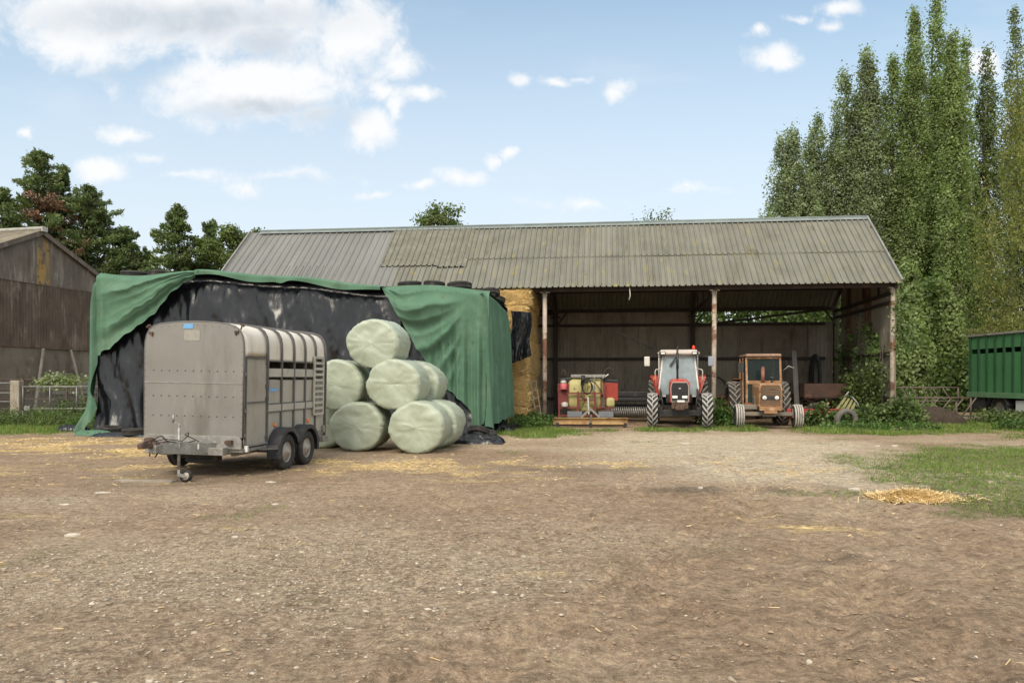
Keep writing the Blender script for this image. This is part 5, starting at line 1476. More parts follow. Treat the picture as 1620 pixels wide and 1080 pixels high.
rbox(-.36, .2, 1.08, .62, 1.0, 1.22); rbox(.30, .25, 1.05, .62, 1.0, 1.16); rbox(0, .3, 1.0, 1.1, .85, .95); rbox(0, .1, .62, .5, .6, .35)
tk = mb.build('tank', m_tank, sprayer)
mb = MB(); mb.lathe([(.16, 0), (.17, .05), (.15, .07), (0, .08)], 20, Matrix.Translation((.0, .2, 1.62))); mb.lathe([(.022, 0), (0, .012)], 10, Matrix.Translation((-.42, -.31, 1.28)) @ Mr); mb.build('tank_lid', m_blackp, tk)
mb = MB()
for x in (-.30, .28): mb.bar((x, -.42, .42), (x, -.42, 1.18), .065, .06)
mb.bar((-.68, -.40, 1.12), (.62, -.40, 1.12), .05, .05); mb.bar((-.30, -.42, .88), (.28, -.42, .88), .05, .05); mb.bar((-.95, -.36, .62), (-.3, -.40, .62), .04, .05); mb.bar((.28, -.4, .62), (.9, -.38, .62), .04, .05)
mb.bar((-.95, -.36, .25), (-.95, -.36, .72), .06, .06); mb.bar((-.1, -.42, .88), (-.1, -.42, 1.12), .04); mb.bar((-1.0, -.3, .35), (.9, -.3, .35), .06, .06); mb.bar((.5, -.3, .6), (.5, -.25, 1.55), .05); mb.bar((.62, -.2, .5), (.62, -.2, 1.5), .05)
mb.build('frame', m_sred, sprayer)
mb = MB(); mb.box((.05, -.2, 1.72), (1.2, .12, .10)); mb.bar((.26, -.36, .5), (.26, -.3, 1.7), .03); mb.build('boom_bar', m_galv, sprayer, bevel=.01)
mb = MB()
for k in range(3):
    mb.tube([(.02 + (.15 + .02 * k) * math.cos(t), -.40 - .02 * k, 1.33 + (.24 - .015 * k) * math.sin(t)) for t in np.linspace(0, 2 * PI, 22)], .016, 6)
mb.tube([(-.2, -.38, 1.5), (-.05, -.42, 1.62), (.1, -.42, 1.55), (.28, -.4, 1.5), (.5, -.35, 1.2), (.6, -.33, .8)], .02, 6); mb.tube([(-.15, -.4, 1.3), (-.2, -.44, 1.0), (-.05, -.46, .9), (.15, -.44, 1.05)], .018, 6); mb.tube([(-.15, -.34, 1.4), (-.12, -.34, 1.75)], .06, 8)
mb.build('hose', m_hose, sprayer)
mb = MB(); mb.box((-.82, .1, .95), (.36, .7, .55)); mb.box((-.80, .1, 1.3), (.42, .7, .3)); mb.build('locker', m_sred, sprayer, bevel=.02)
mb = MB(); mb.lathe([(.11, 0), (.12, .18), (.05, .24), (0, .25)], 16, Matrix.Translation((-.80, -.34, 1.26))); mb.build('canister', mat('pink_red_canister', (.55, .12, .13), .5), sprayer)
mb = MB(); mb.lathe([(.11, 0), (.09, .08), (0, .1)], 16, Matrix.Translation((-.80, -.34, 1.48))); mb.build('canister_cap', m_belt, sprayer); MB().lathe([(.12, 0), (.12, .12), (.06, .16), (0, .16)], 14, Matrix.Translation((-.76, -.36, .66))).build('filter_bowl', m_belt, sprayer)
MB().box((-.72, .1, 1.6), (.42, .6, .10), (0, R(-8), 0)).build('locker_lid', m_blackp, sprayer, bevel=.02); MB().box((.84, .25, 1.55), (.50, .7, .10), (0, R(4), 0)).build('locker_lid', m_blackp, sprayer, bevel=.02)
mb = MB(); mb.box((.86, .25, 1.17), (.46, .65, .64)); mb.build('locker', m_bred, sprayer, bevel=.02)
mb = MB(); rbox(.82, -.25, .80, .30, .34, .34); mb.build('clean_water_tank', m_tank, sprayer)
mb = MB(); mb.lathe([(.09, 0), (.09, .3), (.05, .35), (0, .35)], 14, Matrix.Translation((.57, -.36, .62))); mb.tube([(.5, -.38, .55), (.55, -.42, .4), (.7, -.40, .45), (.75, -.38, .62)], .02, 6); mb.box((.7, -.3, .5), (.3, .2, .2)); mb.build('pump', m_rustiron, sprayer)
for x0, x1, z in ((-.9, -.75, 1.95), (.62, .95, 2.02)):
    mb = MB(); c_ = (x0 + x1) / 2; mb.tube([(x0, .4, 1.6), (x0 + .02, .4, z - .1), (c_, .4, z), (x1, .4, z - .1), (x1, .4, 1.6)], .025, 6)
    mb.build('hoop', m_darksteel, sprayer)
mb = MB(); mb.bar((.55, -.2, 1.64), (.75, -.2, 1.78), .04, .03); mb.build('pale_bracket', m_lamp, sprayer)

# yellow blade with grey plates in front of it
bl_ = thing('grading_blade', 'rust stained yellow tractor blade with two grey plates, resting on the ground before the sprayer', 'blade', (2.62, 25.35, 0), R(-5))
m_yel = mat('yellow_blade_paint', (.31, .195, .08), .7, var=.25, vs=4, patches=[((.22, .10, .045), 4, .5, .66), ((.42, .29, .14), 3, .55, .7)], bump=.15)
mb = MB(); pts = [(-.10 + .10 * math.cos(t), .21 + .11 * math.sin(t)) for t in np.linspace(-1.35, 1.25, 9)]
G = [[(x, y, z) for y, z in pts] for x in np.linspace(-1.24, 1.24, 12)]
mb.grid(np.array(G)); mb.build('blade', m_yel, bl_, solid=.03)
mb = MB()
for x in (-1.1, .0, 1.15): mb.box((x, .1, .09), (.1, .4, .12))
mb.box((0, .05, .06), (2.3, .1, .04)); mb.build('skid', m_blackp, bl_)
mb = MB()
for x in (-.52, .52): mb.box((x, .12, .43), (.50, .06, .20))
mb.build('plate', mat('slate_grey_plate', (.16, .17, .185), .7, var=.12), bl_, bevel=.01)
mb = MB(); mb.bar((-.30, .05, .34), (0, .02, .62), .05, .07); mb.bar((.30, .05, .34), (0, .02, .62), .05, .07); mb.bar((0, .0, .1), (.02, -.1, .42), .05); mb.bar((-.05, .2, .4), (-.08, .5, 1.0), .05); mb.build('headstock', m_galv, bl_)

# ================================================================== DARK IMPLEMENTS AND SCRAP DEEPER IN THE BARN
pk = thing('power_harrow', 'dark machine with a bright coil roller between the sprayer and the red tractor', 'implement', bw(3.2, 1.9), R(-BA))
mb = MB(); mb.box((0, 0, .85), (2.0, .7, .12)); mb.box((0, .1, 1.05), (1.2, .5, .2)); mb.box((-.9, 0, .5), (.08, .9, .7)); mb.box((.9, 0, .5), (.08, .9, .7)); mb.box((0, .2, .5), (1.8, .5, .3)); mb.build('body', m_blackp, pk, bevel=.02)
mb = MB()
mb.tube([(-.9 + 1.8 * i / 160, -.55 + .16 * math.cos(i * .9), .42 + .16 * math.sin(i * .9)) for i in range(161)], .018, 5)
mb.build('roller', mat('polished_coil', (.45, .44, .42), .4, .6), pk)
mb = MB()
for k in range(9): mb.tube([(-.8 + .2 * k, .1, 1.1), (-.78 + .2 * k, .0, 1.2 + .06 * (k % 3))], .03, 6)
mb.build('tines', m_darksteel, pk)

rake = thing('hay_rake', 'dark hoop framed machine between the two tractors', 'implement', bw(6.3, 3.4), R(-BA))
mb = MB()
for dy in (0, .5): mb.tube([(.75 * math.cos(t), dy, 1.0 + .75 * math.sin(t)) for t in np.linspace(-.3, PI + .3, 24)], .025, 6)
mb.box((0, .3, .55), (1.4, .6, .5)); mb.build('frame', m_darksteel, rake)
mb = MB(); mb.bar((-.2, -.4, .1), (-.2, -.4, .95), .05); mb.bar((.35, -.4, .2), (.35, -.4, .95), .05); mb.bar((-.2, -.4, .95), (.6, -.4, .95), .06); mb.build('stand', m_sred, rake)

aug = MB(); aug.tube([(0, 0, 0), (1.9, .1, -.85)], [.045, .045], 10)
o = aug.build('auger_pipe', mat('pale_grey_pipe', (.22, .22, .215), .5, .3)); o.location = bw(2.3, 4.6, 3.75); tag(o, 'long thin grey pipe slung at a slant against the back wall', 'pipe')

# leaning boards, hanging black hose, scrap along the right of the barn
mb = MB(); mb.box((0, 0, 1.35), (.18, .10, 2.7)); o = mb.build('leaning_plank', mat('grey_board', (.11, .105, .098), .85, var=.2), bevel=.01); o.location = bw(9.35, 2.4); o.rotation_euler = (R(-4), R(-2), R(-BA)); tag(o, 'tall dark grey board standing upright behind the rusty tractor', 'plank')
mb = MB()
for k in range(5):
    mb.tube([((.28 - .03 * k) * math.cos(t) * .8, -.03 * k, .9 * math.sin(t) * (1 - .05 * k)) for t in np.linspace(0, 2 * PI, 26)], .05, 6, closed=True)
o = mb.build('hose_coil', m_hose); o.location = bw(11.0, 6.2, 1.75); o.rotation_euler = (0, 0, R(-BA)); tag(o, 'coiled black hose hanging on the back wall', 'hose')
mb = MB(); rs = np.random.default_rng(5)
for k in range(46):
    a_ = Vector((rs.uniform(-2.6, 2.6), rs.uniform(-.8, .8), rs.uniform(.05, .9))); d_ = Vector((rs.normal(), rs.normal() * .5, rs.uniform(-.4, 1.0))).normalized() * rs.uniform(.4, 1.4)
    if (a_ + d_).z < .02: d_.z = abs(d_.z)
    mb.bar(a_, a_ + d_, rs.uniform(.03, .09), rs.uniform(.02, .06))
for k in range(14): mb.box((rs.uniform(-2.6, 2.6), rs.uniform(-.6, .8), .35), (rs.uniform(.2, .7), rs.uniform(.2, .6), rs.uniform(.2, .7)), (rs.uniform(-.3, .3), rs.uniform(-.3, .3), rs.uniform(0, 3)))
o = mb.build('scrap_heap', m_rustiron); o.location = bw(10.2, 4.6); o.rotation_euler = (0, 0, R(-BA)); tag(o, 'tangled heap of dark rusty scrap along the back wall of the barn', 'scrap heap', kind='stuff')
mb = MB()
for k in range(5): mb.lathe([(.32, 0), (.34, .1), (.3, .2)], 14, Matrix.Translation((rs.uniform(-.4, .4), rs.uniform(-.3, .3), .1 * k)))
cart = thing('farm_cart', 'rust brown cart body in the shade at the end of the barn', 'cart', bw(10.7, 2.2), R(-BA - 4))
mb = MB(); mb.box((0, 0, .95), (2.5, 1.4, .08)); mb.box((0, -.7, 1.2), (2.5, .05, .5)); mb.box((0, .7, 1.2), (2.5, .05, .5)); mb.box((1.25, 0, 1.2), (.05, 1.4, .5)); mb.box((-1.25, 0, 1.2), (.05, 1.4, .5)); mb.build('body', mat('rust_cart', (.06, .034, .024), .9, patches=[((.12, .06, .035), 2, .5, .7)]), cart)
mb = MB(); tyre_mesh(mb, .38, .2, .2, 28, Matrix.Translation((.9, -.75, .38)) @ Matrix.Rotation(R(90), 4, 'X')); mb.build('wheel', m_tyre, cart); mb = MB(); tyre_mesh(mb, .38, .2, .2, 28, Matrix.Translation((-.9, -.75, .38)) @ Matrix.Rotation(R(90), 4, 'X')); mb.build('wheel', m_tyre, cart)
# red implement frame beside the rusty tractor
rb_ = thing('red_implement', 'low faded red implement beam half buried in brambles beside the rusty tractor', 'implement', bw(8.95, -.4), R(-BA))
mb = MB(); mb.box((.3, 0, .48), (1.9, .12, .26)); mb.box((.3, .3, .32), (1.7, .5, .10)); mb.build('beam', mat('dull_red', (.33, .045, .04), .6, var=.2, patches=[((.2, .06, .045), 4, .55, .7)]), rb_, bevel=.01)
mb = MB(); mb.box((.6, .1, .28), (1.2, .3, .16)); mb.bar((1.2, 0, .1), (1.2, 0, .45), .05); mb.build('underframe', m_darksteel, rb_)
# splayed yellow green panels of an old elevator
el = thing('elevator_trough', 'splayed yellow green metal strips of a wrecked hopper in the brambles', 'scrap', bw(9.95, -.45, .30), R(-BA)); el.scale = (.85, .85, .85)
m_el = mat('faded_yellow_green', (.25, .23, .10), .75, var=.25, vs=3, patches=[((.2, .19, .09), 2, .5, .7), ((.3, .2, .1), 5, .62, .72)])
mb = MB()
for k in range(4):
    a0_ = Vector((-.28 + .2 * k, 0, 0)); a1_ = a0_ + Vector((.18, .02, 0)); t_ = Vector((.35 + .13 * k, .25, .82 - .04 * k)); t2_ = t_ + Vector((.07, .01, -.02))
    mb.add([a0_ + Vector((0, 0, .1 - .03 * k)), a1_ + Vector((0, 0, .1 - .03 * k)), t2_, t_], [(0, 1, 2, 3)])
mb.build('strip', m_el, el, solid=.02)
mb = MB(); mb.tube([(-.75, .0, .38), (-.6, -.05, .42), (-.4, -.05, .25), (.0, -.08, .05), (.2, -.05, .0)], .05, 6); mb.bar((-.45, .1, .45), (-.3, .15, .6), .06); mb.build('rim', mat('rust_yellow', (.36, .24, .10), .8), el)
mb = MB(); mb.tube([(.6, .2, .85), (.8, .15, .6), (.9, .1, .3)], .025, 6); mb.tube([(.3, .3, .75), (.5, .25, 1.05)], .03, 6); mb.build('rod', m_galv, el)
mb = MB(); tyre_mesh(mb, .37, .22, .19, 36, Matrix.Rotation(R(90), 4, 'X')); o = mb.build('tyre', mat('grey_dusty_tyre', (.13, .12, .105), .9, var=.25, vs=5, patches=[((.1, .09, .08), 4, .55, .7)]))
g_ = bw(9.95, -1.35); o.location = (g_.x, g_.y, .28); o.rotation_euler = (R(6), 0, R(4)); tag(o, 'pale dusty tyre standing in the weeds below the brambles', 'tyre')
# light gate hurdle leaning by the first post
hd = MB()
for k in range(4): hd.bar((-.28 + .18 * k, 0, 0), (-.28 + .18 * k, .0, 1.55), .02)
for k in range(5): hd.bar((-.28, 0, .2 + .3 * k), (.26, 0, .35 + .3 * k), .02)
o = hd.build('hurdle', mat('bare_wood_rail', (.30, .265, .21), .8)); o.location = bw(-.32, -.35); o.rotation_euler = (R(-6), R(-9), R(-BA)); tag(o, 'narrow grey hurdle leaning against the straw beside the barn post', 'hurdle')

# ================================================================== GREEN LIVESTOCK LORRY
m_green = mat('green_box_paint', (.055, .175, .065), .6, var=.15, vs=1.2, patches=[((.075, .17, .085), 1.5, .5, .75, (1, 1, .3)), ((.07, .085, .045), 3, .58, .74, (1, 1, .25)), ((.16, .10, .06), 8, .68, .76)], bump=.05)
m_gdark = mat('green_rib_paint', (.014, .055, .022), .6, var=.2, vs=3)
lx0, lx1, ly0, ly1, lz0, lz1 = 17.9, 20.3, 21.5, 29.75, .92, 3.30
lo = thing('livestock_lorry', 'green slatted livestock lorry body standing in the weeds by the willow', 'lorry', (lx0, ly1, 0))
def L(x, y, z): return (x - lx0, y - ly1, z)
mb = MB(); zs = [lz0 + .2, 1.77, 2.58, 2.76, lz1 - .06]
mb.box2(L(lx0, ly0, zs[0]), L(lx0 + .05, ly1, zs[1])); mb.box2(L(lx0 + .008, ly0, zs[1]), L(lx0 + .05, ly1, zs[2])); mb.box2(L(lx0, ly0, zs[3]), L(lx0 + .05, ly1, zs[4]))
mb.box2(L(lx0 + .06, ly1 - .05, lz0), L(lx1, ly1, lz1 - .07)); mb.box2(L(lx1 - .05, ly0, lz0), L(lx1, ly1 - .06, lz1 - .07)); mb.box2(L(lx0 + .06, ly0, lz0), L(lx1 - .06, ly0 + .05, lz1 - .07))
body = mb.build('box_body', m_green, lo)
mb = MB(); y = ly1 - .18
while y > ly0 + .2:
    mb.box2(L(lx0 - .05, y - .035, lz0 + .2), L(lx0 + .03, y + .035, lz1 - .06)); y -= .5
mb.build('side_rib', m_gdark, body, bevel=.006)
mb = MB()
y = ly1 - .18
while y > ly0 + .2:
    for dz in (-.10, .12): mb.box2(L(lx0 - .06, y - .05, 1.77 + dz), L(lx0 - .03, y - .03, 1.77 + dz + .07))
    y -= .5
mb.build('hinge', m_gdark, body)
mb = MB(); mb.box2(L(lx0 - .06, ly0, lz0), L(lx0 + .06, ly1 + .02, lz0 + .195)); mb.build('side_rail', mat('pale_green_rail', (.10, .20, .10), .6, var=.2, patches=[((.16, .15, .1), 4, .55, .7)]), body, bevel=.01)
mb = MB(); mb.box2(L(lx0 - .06, ly0, lz1 - .058), L(lx1 + .03, ly1 + .05, lz1 + .02)); mb.build('roof', mat('lorry_roof_edge', (.20, .19, .16), .8, patches=[((.1, .09, .06), 3, .5, .7)]), lo, bevel=.01)
mb = MB(); mb.box2(L(lx0 + .3, ly0, .55), L(lx1 - .3, ly1 - .2, .9)); mb.box2(L(lx0 + .02, ly1 - 1.0, .45), L(lx1 - .02, ly1 - .05, .9)); mb.build('chassis', m_blackp, lo)
for y in (28.05, 24.5):
    ag_wheel(lo, .22, y - ly1, .50, .50, .26, .28, m_luggrey, m_rim, ribs_=True, lh=.02)
    mb = MB(); G = [[(xx - lx0, y - ly1 + .62 * math.cos(t), .5 + .62 * math.sin(t)) for xx in (lx0 + .02, lx0 + .4)] for t in np.linspace(.15, PI - .15, 12)]; mb.grid(np.array(G)); mb.build('mudguard', m_blackp, lo, solid=.02)
mb = MB(); mb.box2(L(lx0 + .02, 26.2, .45), L(lx0 + .3, 27.0, .85)); mb.build('tool_box', mat('pale_box', (.5, .5, .47), .6), lo, bevel=.02)

# feed barriers and muck heap beside it
m_bar = mat('barrier_steel', (.16, .13, .11), .8, .2, var=.3, vs=4, patches=[((.22, .11, .06), 4, .55, .7)])
def barrier(label, p, L_, h0, h1, rz, slant, n, post=True):
    mb = MB(); mb.tube([(0, 0, h1), (L_, 0, h1)], .03, 6); mb.tube([(0, 0, h0), (L_, 0, h0)], .03, 6)
    for k in range(n): x = L_ * (k + .3) / n; mb.tube([(x, 0, h0), (x + slant, 0, h1)], .025, 6)
    mb.tube([(L_, 0, h0), (L_, 0, h1)], .03, 6); mb.tube([(0, 0, 0), (0, 0, h1)], .03, 6)
    if post: mb.tube([(L_ * .98, .02, 0), (L_ * .98, .02, h0)], .04, 6)
    o = mb.build('feed_barrier', m_bar); o.location = p; o.rotation_euler = (0, 0, rz); tag(o, label, 'barrier', 'steel feed barriers by the muck heap')
barrier('further steel barrier with upright slanting bars, behind the muck heap', (14.6, 29.6, 0), 2.9, .75, 1.28, R(3), -.35, 7)
barrier('nearer steel barrier whose bars lean the other way over the muck heap', (14.3, 28.2, 0), 2.65, .25, .92, R(-4), .5, 6)
mb = MB(); u, v = np.meshgrid(np.linspace(-1, 1, 60), np.linspace(-1, 1, 40), indexing='ij')
rr = np.clip(1 - u ** 2 - v ** 2, 0, 1)
mb.grid(np.stack([15.0 + u * 1.25, 27.2 + v * .8, .62 * rr ** .6 * (.75 + .5 * fbm(u * 4, v * 4, 501)) + .05 * (fbm(u * 14, v * 14, 502) - .5)], -1))
o = mb.build('muck_heap', mat('muck', (.055, .038, .026), .95, var=.5, vs=8, patches=[((.11, .075, .045), 9, .52, .7)], bump=.9, bs=40, bdist=.05), normals=False); tag(o, 'low dark brown muck heap in front of the steel barriers', 'muck heap')

# ================================================================== OLD SHED ON THE LEFT
m_shed = mat('blackened_sheet', (.115, .085, .064), .9, var=.45, vs=.8, patches=[((.24, .20, .16), 1.2, .52, .7, (1.5, 1.5, .4)), ((.08, .058, .042), 2, .5, .7, (2, 2, .3)), ((.28, .26, .23), 7, .66, .76)], bump=.25, bs=25)
m_shedtop = mat('grey_board_sheet', (.135, .112, .09), .9, var=.35, vs=.9, patches=[((.25, .225, .19), 2, .5, .7, (2, 2, .3)), ((.09, .068, .052), 2.5, .52, .7, (2, 2, .3))], bump=.2)
m_lichen = mat('orange_lichen_sheet', (.15, .125, .10), .9, var=.3, vs=2, patches=[((.34, .21, .06), 2.2, .41, .56, (1, 1, .25)), ((.10, .08, .06), 4, .5, .65)], bump=.3)
m_shedroof = mat('lichened_shed_roof', (.17, .145, .10), .95, var=.35, vs=1.4, patches=[((.26, .24, .15), 3, .52, .7), ((.10, .08, .055), 2, .5, .7), ((.34, .26, .09), 5, .64, .75)], bump=.5)
gdir = Vector((1.3, 5.5, 0)).normalized(); rdir = Vector((-gdir.y, gdir.x, 0))
shed = thing('old_shed', 'dark corrugated shed gable with an orange lichen stripe above a concrete wall', 'shed', (-21.9, 32.5, 0), math.atan2(gdir.y, gdir.x))
# local: x along the gable, y into the building
SR, SE = 8.31, 5.55
def vz(s): return SR - .45 * abs(s - 1.96)
def gable_sheet(a, b_, z0, z1f, amp, pitch, m, y=0, lab=None):
    n = max(1, round((b_ - a) / pitch)); G = np.zeros((n * 4 + 1, 6, 3))
    for i in range(n * 4 + 1):
        s_ = a + (b_ - a) * i / (4 * n); zt = z1f(s_)
        for j in range(6):
            f = j / 5; G[i, j] = (s_, y - amp * (.5 - .5 * math.cos(i * PI / 2)) - .02 * float(fbm(s_, f * 3, 511)), z0 + (zt - z0) * f)
    o = MB().grid(G).build('wall', m, shed, normals=False)
    if lab: o['label'] = lab
xs = -4.04
for a, b_, m_ in ((-4.04, -.5, m_shedtop), (-.5, 1.1, m_shedtop), (1.1, 1.75, m_shedtop), (1.75, 2.5, m_lichen), (2.5, 4.3, m_shedtop), (4.3, 6.2, m_shedtop), (6.2, 7.96, m_shedtop)):
    gable_sheet(a, b_ + .03, 5.9 - random.uniform(0, .04), lambda s_: vz(s_) - .02, .012, .3, m_, -.05 - .012 * (random.random()), 'sheet streaked with orange lichen' if m_ is m_lichen else None)
gable_sheet(-4.04, 2.2, 3.03, lambda s_: 6.0, .05, .16, m_shed); gable_sheet(2.18, 7.96, 3.0, lambda s_: 5.98, .05, .16, m_shed, -.012)
mb = MB(); mb.box((1.96, .15, 1.5), (12, .24, 3.1)); mb.build('plinth_wall', mat('stained_concrete', (.18, .152, .12), .95, var=.3, vs=.7, patches=[((.085, .068, .052), .9, .48, .68, (1, 1, .5)), ((.24, .215, .18), 1.7, .56, .72)], bump=.4, bs=18), shed)
mb = MB(); mb.box((4.2, .0, 1.35), (3.0, .1, .9)); mb.build('patched_slab', m_concrete, shed)
m_strut = mat('pale_strut', (.33, .29, .24), .85)
for s_, l in ((1.7, -.4), (4.0, .35)): MB().bar((s_ - l, -.1, 3.0), (s_ + l * .8, -.35, .2), .09).build('brace', m_strut, shed)
mb = MB()
for sg in (-1, 1):
    n = 30; pr = []
    for i in range(n * 4 + 1):
        d = -.25 + 16.25 * i / (4 * n); h = .03 * (.5 - .5 * math.cos(i * PI / 2))
        pr.append([(1.96 + sg * f * 6.35, d, SR + .06 - .45 * f * 6.35 + h) for f in (0, .5, 1)])
    mb.grid(np.array(pr))
mb.build('roof', m_shedroof, shed, normals=False)
mb = MB(); mb.tube([(1.96, -.28, SR + .12), (1.96, 16, SR + .12)], .10, 8); mb.box((1.96, -.3, SR + .08), (.3, .06, .22)); mb.build('ridge_cap', mat('pale_ridge', (.40, .38, .34), .85), shed)
for sg in (-1, 1): MB().bar((1.96, -.22, SR - .06), (1.96 + sg * 6.3, -.22, SR - .06 - .45 * 6.3), .05, .2).build('bargeboard', m_shedtop, shed)
MB().box((-4.0, 8, 2.8), (.2, 15.8, 5.4)).build('wall', m_shed, shed); MB().box((7.9, 8, 2.8), (.2, 15.8, 5.4)).build('wall', m_shed, shed); MB().box((1.96, 15.8, 2.8), (11.6, .2, 5.4)).build('wall', m_shed, shed)

# fence and gate in front of it
m_wood = mat('weathered_wood', (.30, .26, .205), .9, var=.25, vs=5, patches=[((.17, .135, .10), 6, .5, .7, (3, 3, .4)), ((.40, .36, .30), 5, .58, .72, (3, 3, .5))], bump=.5, bs=30)
fx = lambda x, Y=28.0: (x - 810) / F * Y
mb = MB(); mb.box((fx(27), 28, .75), (.34, .3, 1.62)); o = mb.build('gate_post', m_wood, bevel=.02); tag(o, 'thick square grey timber gatepost in the long grass', 'gate post')
gt = thing('mesh_gate', 'galvanised field gate filled with wire mesh hung beside the timber post', 'gate', (fx(36), 28.0, 0), R(2))
gl = 2.75
mb = MB()
for z in (.52, 1.33): mb.tube([(0, 0, z), (gl, 0, z)], .025, 8)
for x in (0, .98, 1.95, gl): mb.tube([(x, 0, .45), (x, 0, 1.36)], .03 if x in (0, gl) else .022, 8)
mb.tube([(0, 0, 0), (0, 0, .5)], .03, 8); mb.build('gate_frame', m_galv, gt)
mb = MB()
for k in range(9): mb.tube([(0, .01, .60 + k * .08), (gl, .01, .60 + k * .08)], .005, 4)
for k in range(1, 19): mb.tube([(gl * k / 19, .012, .52), (gl * k / 19, .012, 1.33)], .005, 4)
mb.build('wire_mesh', m_frame, gt)
mb = MB(); mb.box((.2, -.05, .54), (.2, .08, .16)); mb.build('latch', m_galv, gt, bevel=.01)
mb = MB()
for z in (.78, 1.10, 1.46): mb.tube([(-3.5, 0, z), (0, 0, z)], .028, 8)
for x in (-3.4, -1.7): mb.tube([(x, .03, 0), (x, .03, 1.5)], .035, 8)
o = mb.build('rail_fence', m_galv); o.location = (fx(20), 28.0, 0); tag(o, 'three pale tubular rails running to the timber gatepost', 'fence')
mb = MB()
for z in (.4, .8, 1.2, 1.62): mb.tube([(-6, 0, z), (0, .3, z * .97)], .025, 6)
for x in (-5, -3.2, -1.4, 0): mb.box((x, .1, .8), (.09, .09, 1.7))
o = mb.build('rail_fence', mat('brown_rail', (.10, .07, .05), .85, var=.3, vs=4)); o.location = (fx(150, 31), 31.3, 0); tag(o, 'rusty brown rail fence further back, against the shed wall', 'fence')

# ================================================================== TREES
m_bark = mat('grey_bark', (.12, .10, .08), .95, var=.35, vs=4, patches=[((.2, .18, .15), 4, .55, .7, (1, 1, .3))], bump=.5, bs=12)
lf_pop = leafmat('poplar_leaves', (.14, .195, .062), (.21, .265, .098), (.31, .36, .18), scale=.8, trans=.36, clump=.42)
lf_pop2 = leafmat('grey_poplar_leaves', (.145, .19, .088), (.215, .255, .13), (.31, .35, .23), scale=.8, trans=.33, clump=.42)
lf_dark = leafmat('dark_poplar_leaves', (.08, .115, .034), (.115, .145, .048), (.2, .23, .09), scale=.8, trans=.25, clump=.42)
lf_wil = leafmat('willow_leaves', (.125, .145, .035), (.24, .25, .085), (.34, .31, .11), scale=.5, trans=.35, clump=.25)
lf_con = leafmat('conifer_sprays', (.062, .10, .038), (.15, .19, .07), (.23, .26, .10), scale=.5, trans=.2, clump=.35)
lf_brown = leafmat('dead_conifer_sprays', (.15, .085, .05), (.26, .15, .09), None, scale=.5, trans=.15)
lf_dec = leafmat('tree_leaves', (.055, .085, .020), (.12, .16, .045), (.18, .20, .06), scale=.6, trans=.3)
lf_bush = leafmat('bush_leaves', (.045, .080, .022), (.12, .17, .05), (.20, .24, .09), scale=1.3, trans=.3, clump=.35)
lf_nettle = leafmat('nettle_leaves', (.040, .095, .02), (.10, .175, .04), (.17, .22, .07), scale=1.5, trans=.3, clump=.35)
lf_hedge = leafmat('shade_leaves', (.035, .058, .017), (.11, .15, .04), (.19, .22, .07), scale=.5, trans=.3)


def limbs(mb, base, tip, r0, r1, wob=.1, n=6):
    base = Vector(base); tip = Vector(tip); pts = []
    L_ = (tip - base).length
    for i in range(n + 1):
        t = i / n; p = base.lerp(tip, t)
        if 0 < i < n: p = p + Vector((random.gauss(0, wob), random.gauss(0, wob), 0)) * L_ * .12
        pts.append(p)
    mb.tube(pts, [r0 + (r1 - r0) * i / n for i in range(n + 1)], 6)
    return pts


